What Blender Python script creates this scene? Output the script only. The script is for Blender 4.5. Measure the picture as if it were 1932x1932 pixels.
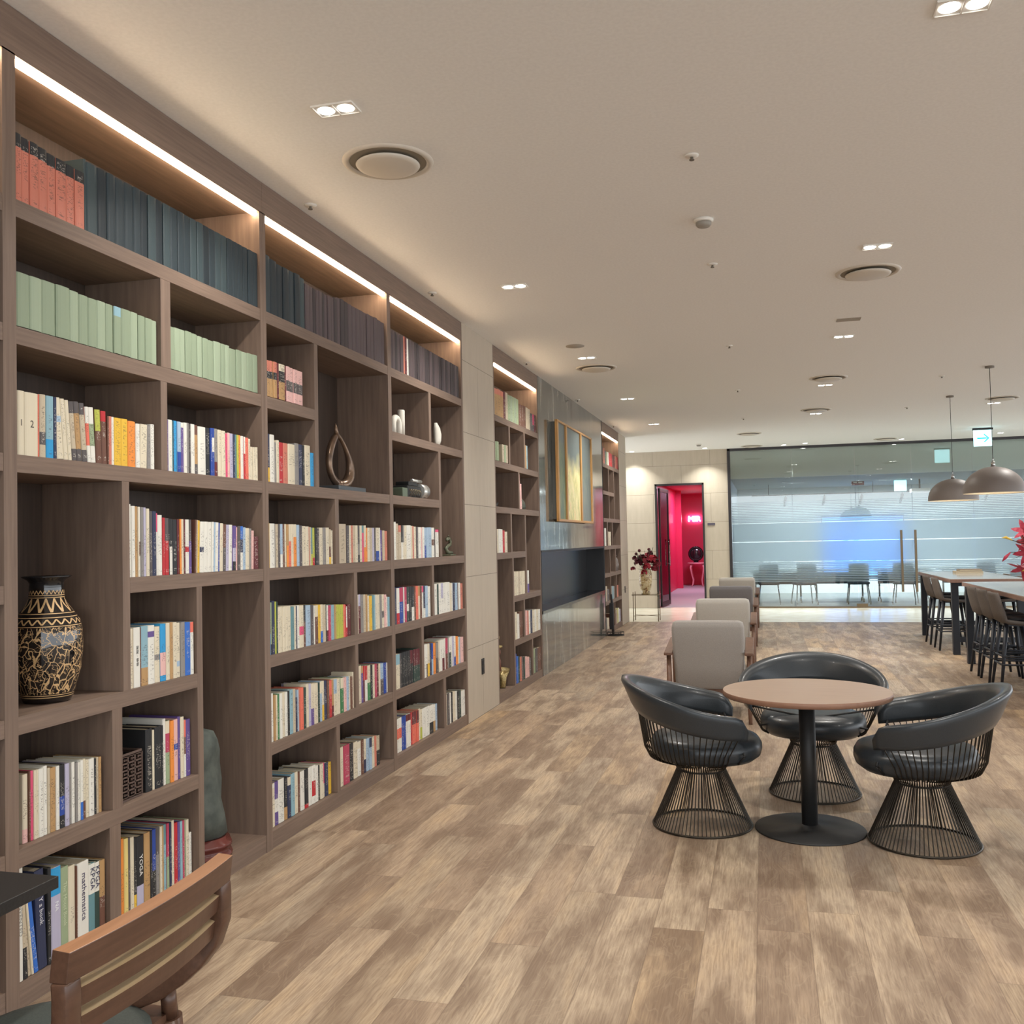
import bpy, bmesh, math, random
from mathutils import Vector, Matrix
random.seed(7)
for o in list(bpy.data.objects): bpy.data.objects.remove(o)
SC = bpy.context.scene
COL = SC.collection
H = 3.434
# ---------------------------------------------------------------- camera
cam_d = bpy.data.cameras.new('camera'); cam = bpy.data.objects.new('camera', cam_d); COL.objects.link(cam)
cam_d.sensor_width = 36.0; cam_d.sensor_fit = 'HORIZONTAL'; cam_d.lens = 1805.6/1932*36
yaw, pitch, roll = 0.256875, 0.0297215, -0.0205491
fw = Vector((-math.sin(yaw)*math.cos(pitch), math.cos(yaw)*math.cos(pitch), math.sin(pitch)))
rt = Vector((math.cos(yaw), math.sin(yaw), 0)); up = rt.cross(fw)
r2 = rt*math.cos(roll)+up*math.sin(roll); u2 = -rt*math.sin(roll)+up*math.cos(roll)
M = Matrix((r2, u2, -fw)).transposed().to_4x4(); M.translation = Vector((2.468, 0, 1.55))
cam.matrix_world = M
cam_d.clip_start = 0.05; cam_d.clip_end = 200
SC.camera = cam
# ---------------------------------------------------------------- world, exposure
w = bpy.data.worlds.new('world'); SC.world = w; w.use_nodes = True
bg = w.node_tree.nodes['Background']; bg.inputs[0].default_value = (0.94, 0.985, 1.03, 1); bg.inputs[1].default_value = 2.9
SC.view_settings.view_transform = 'Standard'; SC.view_settings.look = 'None'
SC.view_settings.gamma = 1; SC.view_settings.use_curve_mapping = False
SC.view_settings.exposure = 0.0
LAMP_W = 24.0
def area(name, loc, size, power, col=(1, .93, .83), rot=(0, 0, 0), size_y=None, spread=None, parent=None):
    l = bpy.data.lights.new(name, 'AREA'); l.energy = power; l.color = col; l.size = size
    l.shape = 'RECTANGLE' if size_y else 'DISK'
    if size_y: l.size_y = size_y
    if spread: l.spread = spread
    o = bpy.data.objects.new(name, l); COL.objects.link(o); o.location = loc; o.rotation_euler = rot
    if parent: o.parent = parent; o.location = Vector(loc)-Vector(parent.location)
    return o
# ---------------------------------------------------------------- materials
def S(r, g, b):
    f = lambda c: (c/255/12.92) if c/255 <= .04045 else ((c/255+.055)/1.055)**2.4
    return (f(r), f(g), f(b), 1)
def mat(name, col=(.5, .5, .5, 1), rough=.5, metal=0, spec=.5, emit=None, es=0, coat=0, sheen=0):
    m = bpy.data.materials.new(name); m.use_nodes = True
    b = m.node_tree.nodes['Principled BSDF']
    b.inputs['Base Color'].default_value = col; b.inputs['Roughness'].default_value = rough
    b.inputs['Metallic'].default_value = metal; b.inputs['Specular IOR Level'].default_value = spec
    b.inputs['Coat Weight'].default_value = coat; b.inputs['Sheen Weight'].default_value = sheen
    if emit: b.inputs['Emission Color'].default_value = emit; b.inputs['Emission Strength'].default_value = es
    return m
class N:
    """tiny node helper"""
    def __init__(s, m): s.m = m; s.t = m.node_tree; s.b = s.t.nodes.get('Principled BSDF')
    def n(s, typ, **kw):
        x = s.t.nodes.new(typ)
        for k, v in kw.items(): setattr(x, k, v)
        return x
    def l(s, a, b): s.t.links.new(a, b)
    def math(s, op, a, b=None, c=None):
        x = s.n('ShaderNodeMath', operation=op)
        for i, v in enumerate((a, b, c)):
            if v is None: continue
            if hasattr(v, 'is_output'): s.l(v, x.inputs[i])
            else: x.inputs[i].default_value = v
        return x.outputs[0]
    def vec(s, x, y, z):
        c = s.n('ShaderNodeCombineXYZ')
        for i, v in enumerate((x, y, z)):
            if hasattr(v, 'is_output'): s.l(v, c.inputs[i])
            else: c.inputs[i].default_value = v
        return c.outputs[0]
    def sep(s, v):
        c = s.n('ShaderNodeSeparateXYZ'); s.l(v, c.inputs[0]); return c.outputs
    def coord(s, which='Object'): return s.n('ShaderNodeTexCoord').outputs[which]
    def noise(s, vec, scale=5, detail=3, rough=.5, dist=0):
        x = s.n('ShaderNodeTexNoise'); s.l(vec, x.inputs['Vector'])
        x.inputs['Scale'].default_value = scale; x.inputs['Detail'].default_value = detail
        x.inputs['Roughness'].default_value = rough; x.inputs['Distortion'].default_value = dist
        return x.outputs[0]
    def ramp(s, fac, stops):
        x = s.n('ShaderNodeValToRGB'); s.l(fac, x.inputs[0]); e = x.color_ramp.elements
        while len(e) < len(stops): e.new(.5)
        for i, (p, c) in enumerate(stops): e[i].position = p; e[i].color = c
        return x.outputs[0]
    def mix(s, fac, a, b, mode='MIX'):
        x = s.n('ShaderNodeMix', data_type='RGBA', blend_type=mode)
        for i, v in ((0, fac), (6, a), (7, b)):
            if hasattr(v, 'is_output'): s.l(v, x.inputs[i])
            else: x.inputs[i].default_value = v
        return x.outputs[2]
    def bump(s, h, strength=.2, dist=.01):
        x = s.n('ShaderNodeBump'); x.inputs['Strength'].default_value = strength; x.inputs['Distance'].default_value = dist
        s.l(h, x.inputs['Height']); s.l(x.outputs[0], s.b.inputs['Normal'])
    def base(s, c): s.l(c, s.b.inputs['Base Color'])

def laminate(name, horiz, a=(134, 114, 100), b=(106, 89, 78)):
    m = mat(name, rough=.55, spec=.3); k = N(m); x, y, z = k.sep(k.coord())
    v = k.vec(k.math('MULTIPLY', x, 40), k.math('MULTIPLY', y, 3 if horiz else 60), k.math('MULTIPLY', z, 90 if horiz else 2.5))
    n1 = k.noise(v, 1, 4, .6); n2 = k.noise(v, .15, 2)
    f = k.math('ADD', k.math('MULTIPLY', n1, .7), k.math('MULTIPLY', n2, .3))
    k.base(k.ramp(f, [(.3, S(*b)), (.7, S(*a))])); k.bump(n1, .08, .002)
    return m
LAM_H = laminate('laminate_horizontal', True); LAM_V = laminate('laminate_vertical', False)
LAM_SHADED = laminate('laminate_back_shaded', False, (80, 67, 59), (62, 52, 46))  # same laminate, coloured darker to paint in the shade inside the compartments

def floor_mat():
    m = mat('wood_planks', rough=.42, spec=.4); k = N(m); x, y, z = k.sep(k.coord())
    W, L = .2, 1.22
    r = k.math('FLOOR', k.math('DIVIDE', x, W))
    wn = k.n('ShaderNodeTexWhiteNoise', noise_dimensions='1D'); k.l(r, wn.inputs['W'])
    yy = k.math('ADD', y, k.math('MULTIPLY', wn.outputs['Value'], L*7))
    c = k.math('FLOOR', k.math('DIVIDE', yy, L))
    wn2 = k.n('ShaderNodeTexWhiteNoise', noise_dimensions='2D'); k.l(k.vec(r, c, 0), wn2.inputs['Vector'])
    rnd = wn2.outputs['Value']; rc = k.sep(wn2.outputs['Color'])
    off = k.math('MULTIPLY', rnd, 37.0)
    # grain
    gx = k.math('ADD', x, off)
    warp = k.noise(k.vec(k.math('MULTIPLY', gx, 5), k.math('ADD', k.math('MULTIPLY', y, 1.6), off), 0), 1, 3, .55)
    rings = k.noise(k.vec(k.math('ADD', k.math('MULTIPLY', gx, 16), k.math('MULTIPLY', warp, 9)), k.math('MULTIPLY', y, 1.3), off), 1, 2, .5)
    rr = k.math('SINE', k.math('MULTIPLY', rings, 42))
    fine = k.noise(k.vec(k.math('MULTIPLY', gx, 150), k.math('MULTIPLY', y, 7), off), 1, 4, .65)
    blot = k.noise(k.vec(k.math('MULTIPLY', gx, 7), k.math('MULTIPLY', y, 1.5), off), 1, 3, .6)
    tone = k.ramp(rnd, [(0, S(138, 119, 101)), (.25, S(166, 145, 123)), (.5, S(180, 162, 139)), (.75, S(152, 138, 121)), (1, S(184, 156, 121))])
    col = k.mix(k.math('MULTIPLY', k.ramp(blot, [(.44, (0, 0, 0, 1)), (.62, (1, 1, 1, 1))]), .8), tone, S(114, 94, 77))
    col = k.mix(k.math('MULTIPLY', k.ramp(blot, [(.28, (1, 1, 1, 1)), (.45, (0, 0, 0, 1))]), .35), col, S(204, 176, 138))
    col = k.mix(k.ramp(fine, [(.36, (.5, .5, .5, 1)), (.6, (0, 0, 0, 1))]), col, S(108, 88, 72))
    col = k.mix(k.math('MULTIPLY', k.ramp(rr, [(.55, (0, 0, 0, 1)), (.95, (1, 1, 1, 1))]), .1), col, S(206, 188, 160))
    kn = k.n('ShaderNodeTexVoronoi'); kn.inputs['Scale'].default_value = 1.0
    k.l(k.vec(k.math('MULTIPLY', x, 3.2), k.math('MULTIPLY', y, 1.1), off), kn.inputs['Vector'])
    col = k.mix(k.math('MULTIPLY', k.ramp(kn.outputs['Distance'], [(.03, (1, 1, 1, 1)), (.16, (0, 0, 0, 1))]), .6), col, S(96, 74, 58))
    fx = k.math('FRACT', k.math('DIVIDE', x, W)); fy = k.math('FRACT', k.math('DIVIDE', yy, L))
    e1 = k.math('LESS_THAN', k.math('MINIMUM', fx, k.math('SUBTRACT', 1, fx)), .008)
    e2 = k.math('LESS_THAN', k.math('MINIMUM', fy, k.math('SUBTRACT', 1, fy)), .0013)
    ed = k.math('MAXIMUM', e1, e2)
    col = k.mix(k.math('MULTIPLY', ed, .45), col, S(92, 74, 60))
    k.base(col); k.bump(k.math('SUBTRACT', fine, ed), .12, .003)
    k.l(k.ramp(fine, [(.3, (.5, .5, .5, 1)), (.7, (.36, .36, .36, 1))]), k.b.inputs['Roughness'])
    return m
FLOOR = floor_mat()
def speckle(name, a, b, scale, rough=.6, spec=.4, detail=3, bump=0, metal=0, coat=0, sheen=0):
    m = mat(name, rough=rough, spec=spec, metal=metal, coat=coat, sheen=sheen); k = N(m); n = k.noise(k.coord(), scale, detail)
    k.base(k.ramp(n, [(.35, S(*a)), (.65, S(*b))]))
    if bump: k.bump(n, bump, .004)
    return m
CEIL = speckle('ceiling_paint', (233, 233, 231), (238, 238, 236), 60, .85, .2)
MARBLE_F = speckle('cream_marble', (212, 206, 186), (226, 221, 203), 3, .22, .5)
def tile_mat():
    m = mat('stone_tiles', rough=.55, spec=.35); k = N(m); x, y, z = k.sep(k.coord())
    u = k.math('ADD', x, y); row = k.math('FLOOR', k.math('DIVIDE', z, .622))
    uu = k.math('ADD', k.math('ADD', u, .42), k.math('MULTIPLY', k.math('MODULO', row, 2), .62))
    fz = k.math('FRACT', k.math('DIVIDE', z, .622)); fu = k.math('FRACT', k.math('DIVIDE', uu, 1.24))
    e = k.math('MAXIMUM', k.math('LESS_THAN', fz, .008), k.math('LESS_THAN', fu, .0035))
    n = k.noise(k.vec(k.math('MULTIPLY', u, 14), 0, k.math('MULTIPLY', z, 3)), 1, 4)
    c = k.ramp(n, [(.3, S(178, 166, 149)), (.7, S(185, 173, 156))])
    k.base(k.mix(e, c, S(120, 110, 96))); return m
TILE = tile_mat()
def dark_stone():
    m = mat('polished_grey_stone', rough=.10, spec=.65, coat=.3); k = N(m); x, y, z = k.sep(k.coord())
    v = k.vec(0, k.math('MULTIPLY', y, 1.5), k.math('MULTIPLY', z, .7))
    n1 = k.noise(v, 1.6, 6, .65, 1.5); n2 = k.noise(k.vec(0, k.math('MULTIPLY', y, 9), k.math('MULTIPLY', z, 1.2)), 1, 5, .7, .8)
    c = k.ramp(n1, [(.3, S(70, 71, 68)), (.55, S(94, 95, 90)), (.72, S(122, 123, 116))])
    c = k.mix(k.math('MULTIPLY', k.ramp(n2, [(.5, (0, 0, 0, 1)), (.68, (1, 1, 1, 1))]), .9), c, S(158, 156, 146))
    fy = k.math('FRACT', k.math('DIVIDE', k.math('ADD', y, .28), 1.48)); fz = k.math('FRACT', k.math('DIVIDE', k.math('ADD', z, .02), 1.21))
    e = k.math('MAXIMUM', k.math('LESS_THAN', fy, .003), k.math('LESS_THAN', fz, .004))
    k.base(k.mix(e, c, S(60, 60, 58))); return m
DSTONE = dark_stone()
BLACK = mat('black_satin', S(34, 34, 36), .45, spec=.4)
BLACKM = mat('black_metal', S(42, 42, 42), .5, .3)
BGLOSS = mat('black_gloss', S(28, 29, 32), .15, spec=.6)
SCREEN = mat('black_panel', S(40, 41, 44), .3)
LEATHER = speckle('black_leather', (40, 46, 51), (48, 54, 59), 300, .34, .5, bump=.05, coat=.08)
BRONZEW = mat('bronze_wire', S(52, 47, 40), .35, .7)
WALNUT = speckle('walnut_wood', (98, 72, 58), (114, 84, 68), 30, .4, .4)
def stretch_wood(name, a, b, axis, rough=.4):
    m = mat(name, rough=rough, spec=.45); k = N(m); c = list(k.sep(k.coord()))
    f = [70, 70, 70]; f[axis] = 4
    v = k.vec(*[k.math('MULTIPLY', c[i], f[i]) for i in range(3)])
    k.base(k.ramp(k.noise(v, 1, 4, .6), [(.3, S(*a)), (.7, S(*b))])); return m
CHAIRW = stretch_wood('dark_brown_wood', (78, 55, 43), (96, 69, 54), 1, .3)
TABLEW = stretch_wood('round_table_veneer', (156, 134, 117), (168, 146, 129), 0, .35)
TABLE_EDGE = stretch_wood('round_table_edge', (128, 94, 76), (140, 106, 86), 0, .45)
REDWOOD = mat('rosewood', S(96, 44, 38), .25, spec=.5)
FAB_L = speckle('light_grey_fabric', (178, 175, 168), (192, 189, 182), 260, .9, .1, bump=.15, sheen=.2)
FAB_M = speckle('taupe_fabric', (148, 144, 140), (161, 157, 152), 260, .9, .1, bump=.15, sheen=.2)
FAB_D = speckle('dark_taupe_fabric', (112, 110, 112), (124, 122, 124), 260, .9, .1, bump=.15, sheen=.2)
STOOLF = speckle('stool_shell_fabric', (98, 92, 88), (110, 103, 98), 200, .85, .15, bump=.1)
WHITE = mat('white_plastic', S(225, 222, 214), .5)
WHITEG = mat('white_reflector', S(235, 233, 228), .15, spec=.6)
CHROME = mat('chrome', S(200, 200, 198), .15, 1)
STEEL = mat('brushed_bronze', S(120, 105, 85), .35, .9)
SHADEM = mat('mauve_enamel', S(122, 114, 110), .5)
SHADEI = mat('shade_inside', S(240, 232, 214), .6)
def emis(name, col, s):
    m = mat(name, col, 1, emit=col, es=s); return m
LED = emis('warm_led_strip', (1, .76, .52, 1), 42)
LAMP = emis('lamp_lens', (1, .97, .92, 1), 14)
PAGE = speckle('paper_pages', (214, 204, 180), (196, 186, 162), 400, .9, .1)
def book_mat():
    m = mat('book_cover', rough=.5, spec=.35); k = N(m)
    at = k.n('ShaderNodeAttribute', attribute_name='Col'); uv = k.sep(k.coord('UV'))
    sd = at.outputs['Alpha']; sd1 = k.math('MULTIPLY', sd, 91.7)
    nz = k.noise(k.vec(k.math('MULTIPLY', uv[0], 5), k.math('MULTIPLY', uv[1], 210), sd1), 1, 2, .7)
    inu = k.math('LESS_THAN', k.math('ABSOLUTE', k.math('SUBTRACT', uv[0], .5)), k.math('ADD', .12, k.math('MULTIPLY', k.math('FRACT', k.math('MULTIPLY', sd, 17)), .2)))
    z0 = k.math('ADD', .1, k.math('MULTIPLY', k.math('FRACT', k.math('MULTIPLY', sd, 7)), .05))
    hz = k.math('ADD', .03, k.math('MULTIPLY', k.math('FRACT', k.math('MULTIPLY', sd, 29)), .05))
    inz = k.math('LESS_THAN', k.math('ABSOLUTE', k.math('SUBTRACT', uv[1], z0)), hz)
    lo = k.math('LESS_THAN', k.math('ABSOLUTE', k.math('SUBTRACT', uv[1], .02)), .008)
    mk = k.math('MULTIPLY', k.math('MULTIPLY', k.math('GREATER_THAN', nz, .57), inu), k.math('MAXIMUM', inz, lo))
    lum = k.n('ShaderNodeRGBToBW'); k.l(at.outputs['Color'], lum.inputs[0])
    ink = k.mix(k.math('GREATER_THAN', lum.outputs[0], .2), S(205, 200, 188), S(70, 62, 60))
    k.base(k.mix(k.math('MULTIPLY', mk, .55), at.outputs['Color'], ink)); return m
BOOKM = book_mat()

# ---------------------------------------------------------------- geometry helpers
def box(bm, x0, x1, y0, y1, z0, z1, mi=0):
    v = [bm.verts.new((x, y, z)) for x in (x0, x1) for y in (y0, y1) for z in (z0, z1)]
    fs = []
    for f in ((0, 1, 3, 2), (4, 6, 7, 5), (0, 4, 5, 1), (2, 3, 7, 6), (0, 2, 6, 4), (1, 5, 7, 3)):
        q = bm.faces.new([v[i] for i in f]); q.material_index = mi; fs.append(q)
    return fs
def frame_of(d):
    d = d.normalized(); a = Vector((0, 0, 1)) if abs(d.z) < .9 else Vector((1, 0, 0))
    u = d.cross(a).normalized(); return u, d.cross(u).normalized()
def tube(bm, pts, r, n=8, closed=False, cap=True, mi=0):
    pts = [Vector(p) for p in pts]; m = len(pts); rings = []; pu = None
    for i, p in enumerate(pts):
        if closed: d = pts[(i+1) % m]-pts[i-1]
        else: d = pts[min(i+1, m-1)]-pts[max(i-1, 0)]
        d = d.normalized()
        if pu is None: u, v = frame_of(d)
        else:
            u = (pu-d*pu.dot(d)); u = u.normalized() if u.length > 1e-6 else frame_of(d)[0]; v = d.cross(u)
        pu = u; rr = r[i] if isinstance(r, (list, tuple)) else r
        rings.append([bm.verts.new(p+(u*math.cos(2*math.pi*j/n)+v*math.sin(2*math.pi*j/n))*rr) for j in range(n)])
    rng = range(m if closed else m-1)
    for i in rng:
        a, b = rings[i], rings[(i+1) % m]
        for j in range(n):
            f = bm.faces.new((a[j], a[(j+1) % n], b[(j+1) % n], b[j])); f.smooth = True; f.material_index = mi
    if cap and not closed:
        bm.faces.new(rings[0][::-1]).material_index = mi; bm.faces.new(rings[-1]).material_index = mi
def lathe(bm, prof, n=32, c=(0, 0, 0), mi=0, cap=True):
    rings = []
    for r, z in prof:
        rings.append([bm.verts.new((c[0]+r*math.cos(2*math.pi*j/n), c[1]+r*math.sin(2*math.pi*j/n), c[2]+z)) for j in range(n)])
    for a, b in zip(rings, rings[1:]):
        for j in range(n):
            f = bm.faces.new((a[j], a[(j+1) % n], b[(j+1) % n], b[j])); f.smooth = True; f.material_index = mi
    if cap:
        for rg, p in ((rings[0], prof[0]), (rings[-1], prof[-1])):
            if p[0] > 1e-4: f = bm.faces.new(rg); f.material_index = mi
def blob(bm, c, r, seg=12, fn=None, mi=0):
    c = Vector(c); r = Vector(r if isinstance(r, (tuple, list)) else (r, r, r)); rings = []
    for i in range(1, seg):
        t = math.pi*i/seg; row = []
        for j in range(seg*2):
            p = math.pi*j/seg; d = Vector((math.sin(t)*math.cos(p), math.sin(t)*math.sin(p), math.cos(t)))
            k = fn(d) if fn else 1
            row.append(bm.verts.new(c+Vector((d.x*r.x, d.y*r.y, d.z*r.z))*k))
        rings.append(row)
    t = bm.verts.new(c+Vector((0, 0, r.z*(fn(Vector((0, 0, 1))) if fn else 1)))); b = bm.verts.new(c-Vector((0, 0, r.z*(fn(Vector((0, 0, -1))) if fn else 1))))
    m = seg*2
    for j in range(m):
        for f in ((t, rings[0][j], rings[0][(j+1) % m]), (b, rings[-1][(j+1) % m], rings[-1][j])):
            q = bm.faces.new(f); q.smooth = True; q.material_index = mi
    for a, bb in zip(rings, rings[1:]):
        for j in range(m):
            q = bm.faces.new((a[j], bb[j], bb[(j+1) % m], a[(j+1) % m])); q.smooth = True; q.material_index = mi
def sweep(bm, pts, secs, mi=0, closed=False):
    """loft of explicit cross-sections (lists of Vectors), all the same length"""
    rings = [[bm.verts.new(q) for q in s] for s in secs]; m = len(rings); n = len(rings[0])
    for i in range(m if closed else m-1):
        a, b = rings[i], rings[(i+1) % m]
        for j in range(n):
            f = bm.faces.new((a[j], a[(j+1) % n], b[(j+1) % n], b[j])); f.smooth = True; f.material_index = mi
    if not closed: bm.faces.new(rings[0][::-1]).material_index = mi; bm.faces.new(rings[-1]).material_index = mi
NEW = lambda: bmesh.new()
def mk(name, bm, m, parent=None, bevel=0, world=False, subd=0, flat=False):
    bmesh.ops.recalc_face_normals(bm, faces=bm.faces)
    me = bpy.data.meshes.new(name); bm.to_mesh(me); bm.free()
    for x in (m if isinstance(m, (list, tuple)) else [m]): me.materials.append(x)
    o = bpy.data.objects.new(name, me); COL.objects.link(o)
    if parent:
        o.parent = parent
        if world: o.location = -Vector(parent.location)
    if bevel:
        b = o.modifiers.new('bevel', 'BEVEL'); b.width = bevel; b.segments = 2; b.limit_method = 'ANGLE'; b.angle_limit = math.radians(40)
    if subd:
        s = o.modifiers.new('subd', 'SUBSURF'); s.levels = subd; s.render_levels = subd
    return o
def tag(o, label, cat, group=None, kind=None):
    if label: o['label'] = label
    if cat: o['category'] = cat
    if group: o['group'] = group
    if kind: o['kind'] = kind
    return o
def thing(name, label, cat, loc=(0, 0, 0), rz=0, group=None):
    o = bpy.data.objects.new(name, None); COL.objects.link(o); o.location = loc; o.rotation_euler = (0, 0, rz)
    o.empty_display_size = .1
    return tag(o, label, cat, group)
def struct(name, bm, m, parent=None, bevel=0):
    o = mk(name, bm, m, parent, bevel)
    if not parent: o['kind'] = 'structure'
    return o
def children(o): return [c for c in bpy.data.objects if c.parent == o]
def dup(src, loc, rz=None, label=None, group=None):
    kids = {}
    for c in bpy.data.objects: kids.setdefault(c.parent, []).append(c)
    def rec(o, par):
        c = o.copy(); COL.objects.link(c)
        if par: c.parent = par
        for ch in kids.get(o, []): rec(ch, c)
        return c
    r = rec(src, None); r.location = loc
    if rz is not None: r.rotation_euler = (0, 0, rz)
    if label: r['label'] = label
    if group: r['group'] = group
    return r
def text(body, size, m, loc, rot, parent=None, ext=.0004, name='title', align='CENTER', label=None):
    cu = bpy.data.curves.new(name, 'FONT'); cu.body = body; cu.size = size; cu.extrude = ext
    cu.align_x = align; cu.align_y = 'CENTER'; cu.resolution_u = 2
    t = bpy.data.objects.new('tmp_text', cu); COL.objects.link(t)
    bpy.context.view_layer.update()
    me = bpy.data.meshes.new_from_object(t.evaluated_get(bpy.context.evaluated_depsgraph_get())); me.name = name
    bpy.data.objects.remove(t); me.materials.clear(); me.materials.append(m)
    o = bpy.data.objects.new(name, me); COL.objects.link(o); o.location = loc; o.rotation_euler = rot
    if parent: o.parent = parent
    if label: o['label'] = label
    return o
# ================================================================ STRUCTURE
YF = 21.15
b = NEW(); box(b, -.6, 14, -5, 17.72, -.1, 0); struct('floor', b, FLOOR)
b = NEW(); box(b, -3, 14, 17.74, YF+.2, -.1, 0); struct('floor_marble', b, MARBLE_F)
b = NEW(); box(b, -.4, 14, 17.72, 17.74, -.1, .001); struct('trim_1', b, mat('joint_strip', S(90, 84, 74), .5, .3))
b = NEW(); box(b, -3, 14, -5, YF+.1, H, H+.1); struct('ceiling', b, CEIL)
# left wall: tiled pier between bookcases, tiled pier at the corner, polished stone panel with a recess
b = NEW(); box(b, -.45, 0, 7.81, 8.78, 0, H); box(b, -.45, 0, 16.96, 17.84, 0, H); box(b, -3, -.45, 17.6, 17.84, 0, H); struct('wall_left', b, TILE)
b = NEW(); box(b, -.5, -.4, -5, 17.6, 0, H); struct('wall_left_core', b, mat('dark_core', S(70, 62, 56), .8))
b = NEW()
box(b, -.4, .002, 10.65, 15.1, 1.43, H); box(b, -.4, .002, 10.65, 15.1, 0, .70); struct('wall_left_stone', b, DSTONE)
b = NEW(); box(b, -.31, -.28, 10.66, 15.09, .70, 1.43); box(b, -.3, .001, 15.065, 15.09, .73, 1.41); box(b, -.3, .001, 10.66, 10.68, .73, 1.41); box(b, -.3, .001, 10.66, 15.09, 1.40, 1.43); struct('wall_left_recess', b, SCREEN)
b = NEW(); box(b, -.28, .012, 10.66, 15.09, .70, .735); struct('trim_2', b, BGLOSS)
b = NEW(); box(b, -.02, .008, 10.652, 15.098, 1.405, 1.43); box(b, -.33, .004, 10.652, 10.67, .7, 1.43); box(b, -.33, .004, 15.08, 15.098, .7, 1.43); struct('trim_3', b, BLACKM)
b = NEW(); box(b, -.35, .006, 15.098, 15.112, 0, H); struct('trim_4', b, BLACKM)
# far wall with the doorway to the red corridor
b = NEW(); box(b, -3, .2, YF, YF+.15, 0, H); box(b, .2, 1.2, YF, YF+.15, 2.69, H); box(b, 1.2, 1.76, YF, YF+.15, 0, H); struct('wall_back', b, TILE)
DARKF = mat('dark_anodised_frame', S(58, 56, 58), .4, .5)
dr = thing('door_1', None, None, (.2, YF, 0)); dr['kind'] = 'structure'
b = NEW(); box(b, .17, .21, YF-.03, YF+.17, 0, 2.72); box(b, 1.19, 1.23, YF-.03, YF+.17, 0, 2.72); box(b, .17, 1.23, YF-.03, YF+.17, 2.68, 2.72); mk('door_frame', b, DARKF, dr, world=True)
GLASS = bpy.data.materials.new('clear_glass'); GLASS.use_nodes = True
def glass_mat(m, tint, gl):
    t = m.node_tree; t.nodes.clear(); o = t.nodes.new('ShaderNodeOutputMaterial'); mx = t.nodes.new('ShaderNodeMixShader')
    tr = t.nodes.new('ShaderNodeBsdfTransparent'); g = t.nodes.new('ShaderNodeBsdfGlossy'); fr = t.nodes.new('ShaderNodeFresnel')
    tr.inputs[0].default_value = tint; g.inputs[0].default_value = (1, 1, 1, 1); g.inputs['Roughness'].default_value = .01
    fr.inputs[0].default_value = gl
    t.links.new(fr.outputs[0], mx.inputs[0]); t.links.new(tr.outputs[0], mx.inputs[1]); t.links.new(g.outputs[0], mx.inputs[2]); t.links.new(mx.outputs[0], o.inputs[0])
glass_mat(GLASS, (.93, .97, .95, 1), 2.0)
# open door leaf, hinged left and swung into the corridor
lf = thing('door_leaf', 'glass door leaf in dark frame standing open at the red doorway', 'door', (.24, YF+.16, 0), math.radians(84))
b = NEW()
for (x0, x1, z0, z1) in ((0, .07, .02, 2.64), (.88, .95, .02, 2.64), (0, .95, .02, .12), (0, .95, 2.56, 2.64)): box(b, x0, x1, -.02, .02, z0, z1)
mk('leaf_frame', b, DARKF, lf)
b = NEW(); box(b, .07, .88, -.005, .005, .12, 2.56); mk('pane', b, GLASS, lf)
b = NEW(); tube(b, [(.8, -.05, .9), (.8, -.05, 1.5)], .012); tube(b, [(.8, -.05, .95), (.8, 0, .95)], .008); tube(b, [(.8, -.05, 1.45), (.8, 0, 1.45)], .008); mk('door_handle', b, CHROME, lf)
# glass wall
gw = thing('window_1', None, None, (1.76, YF, 0)); gw['kind'] = 'structure'
b = NEW(); box(b, 1.74, 1.80, YF-.02, YF+.08, 0, H); box(b, 1.74, 9.6, YF-.02, YF+.08, H-.05, H); box(b, 9.5, 9.6, YF-.02, YF+.08, 0, H); mk('window_frame', b, DARKF, gw, world=True)
b = NEW(); box(b, 1.8, 9.5, YF+.0, YF+.06, 0, .03); mk('sill', b, STEEL, gw, world=True)
xs = [1.8, 3.07, 4.34, 5.44, 6.6, 7.9, 9.5]
for i in range(6):
    if i in (2, 3): continue
    b = NEW(); box(b, xs[i]+.004, xs[i+1]-.004, YF+.02, YF+.032, .03, H-.05); mk('pane', b, GLASS, gw, world=True)
gd = thing('door_2', None, None, (4.34, YF, 0)); gd['kind'] = 'structure'
for i in (2, 3):
    b = NEW(); box(b, xs[i]+.006, xs[i+1]-.006, YF+.02, YF+.032, .03, H-.05); mk('pane', b, GLASS, gd, world=True)
for x in (5.2, 5.47):
    b = NEW(); box(b, x-.022, x+.022, YF-.07, YF-.03, .33, 1.6)
    box(b, x-.01, x+.01, YF-.05, YF+.02, .5, .53); box(b, x-.01, x+.01, YF-.05, YF+.02, 1.42, 1.45); mk('door_handle', b, STEEL, gd, world=True)
b = NEW(); box(b, 4.3, 4.52, YF-.01, YF+.06, .03, .09); mk('floor_closer', b, STEEL, gd, world=True)
FILM = bpy.data.materials.new('frosted_film'); FILM.use_nodes = True
t = FILM.node_tree; t.nodes.clear(); rf_ = t.nodes.new('ShaderNodeBsdfRefraction'); rf_.inputs['Roughness'].default_value = .38; rf_.inputs['IOR'].default_value = 1.25; rf_.inputs[0].default_value = (.92, .97, 1, 1); m3 = t.nodes.new('ShaderNodeMixShader'); m3.inputs[0].default_value = .5; o_ = t.nodes.new('ShaderNodeOutputMaterial')
tl = t.nodes.new('ShaderNodeBsdfTranslucent'); df = t.nodes.new('ShaderNodeBsdfDiffuse'); tr_ = t.nodes.new('ShaderNodeBsdfTransparent')
tl.inputs[0].default_value = (.9, .96, 1, 1); df.inputs[0].default_value = (.50, .60, .64, 1); tr_.inputs[0].default_value = (.9, .95, 1, 1)
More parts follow.
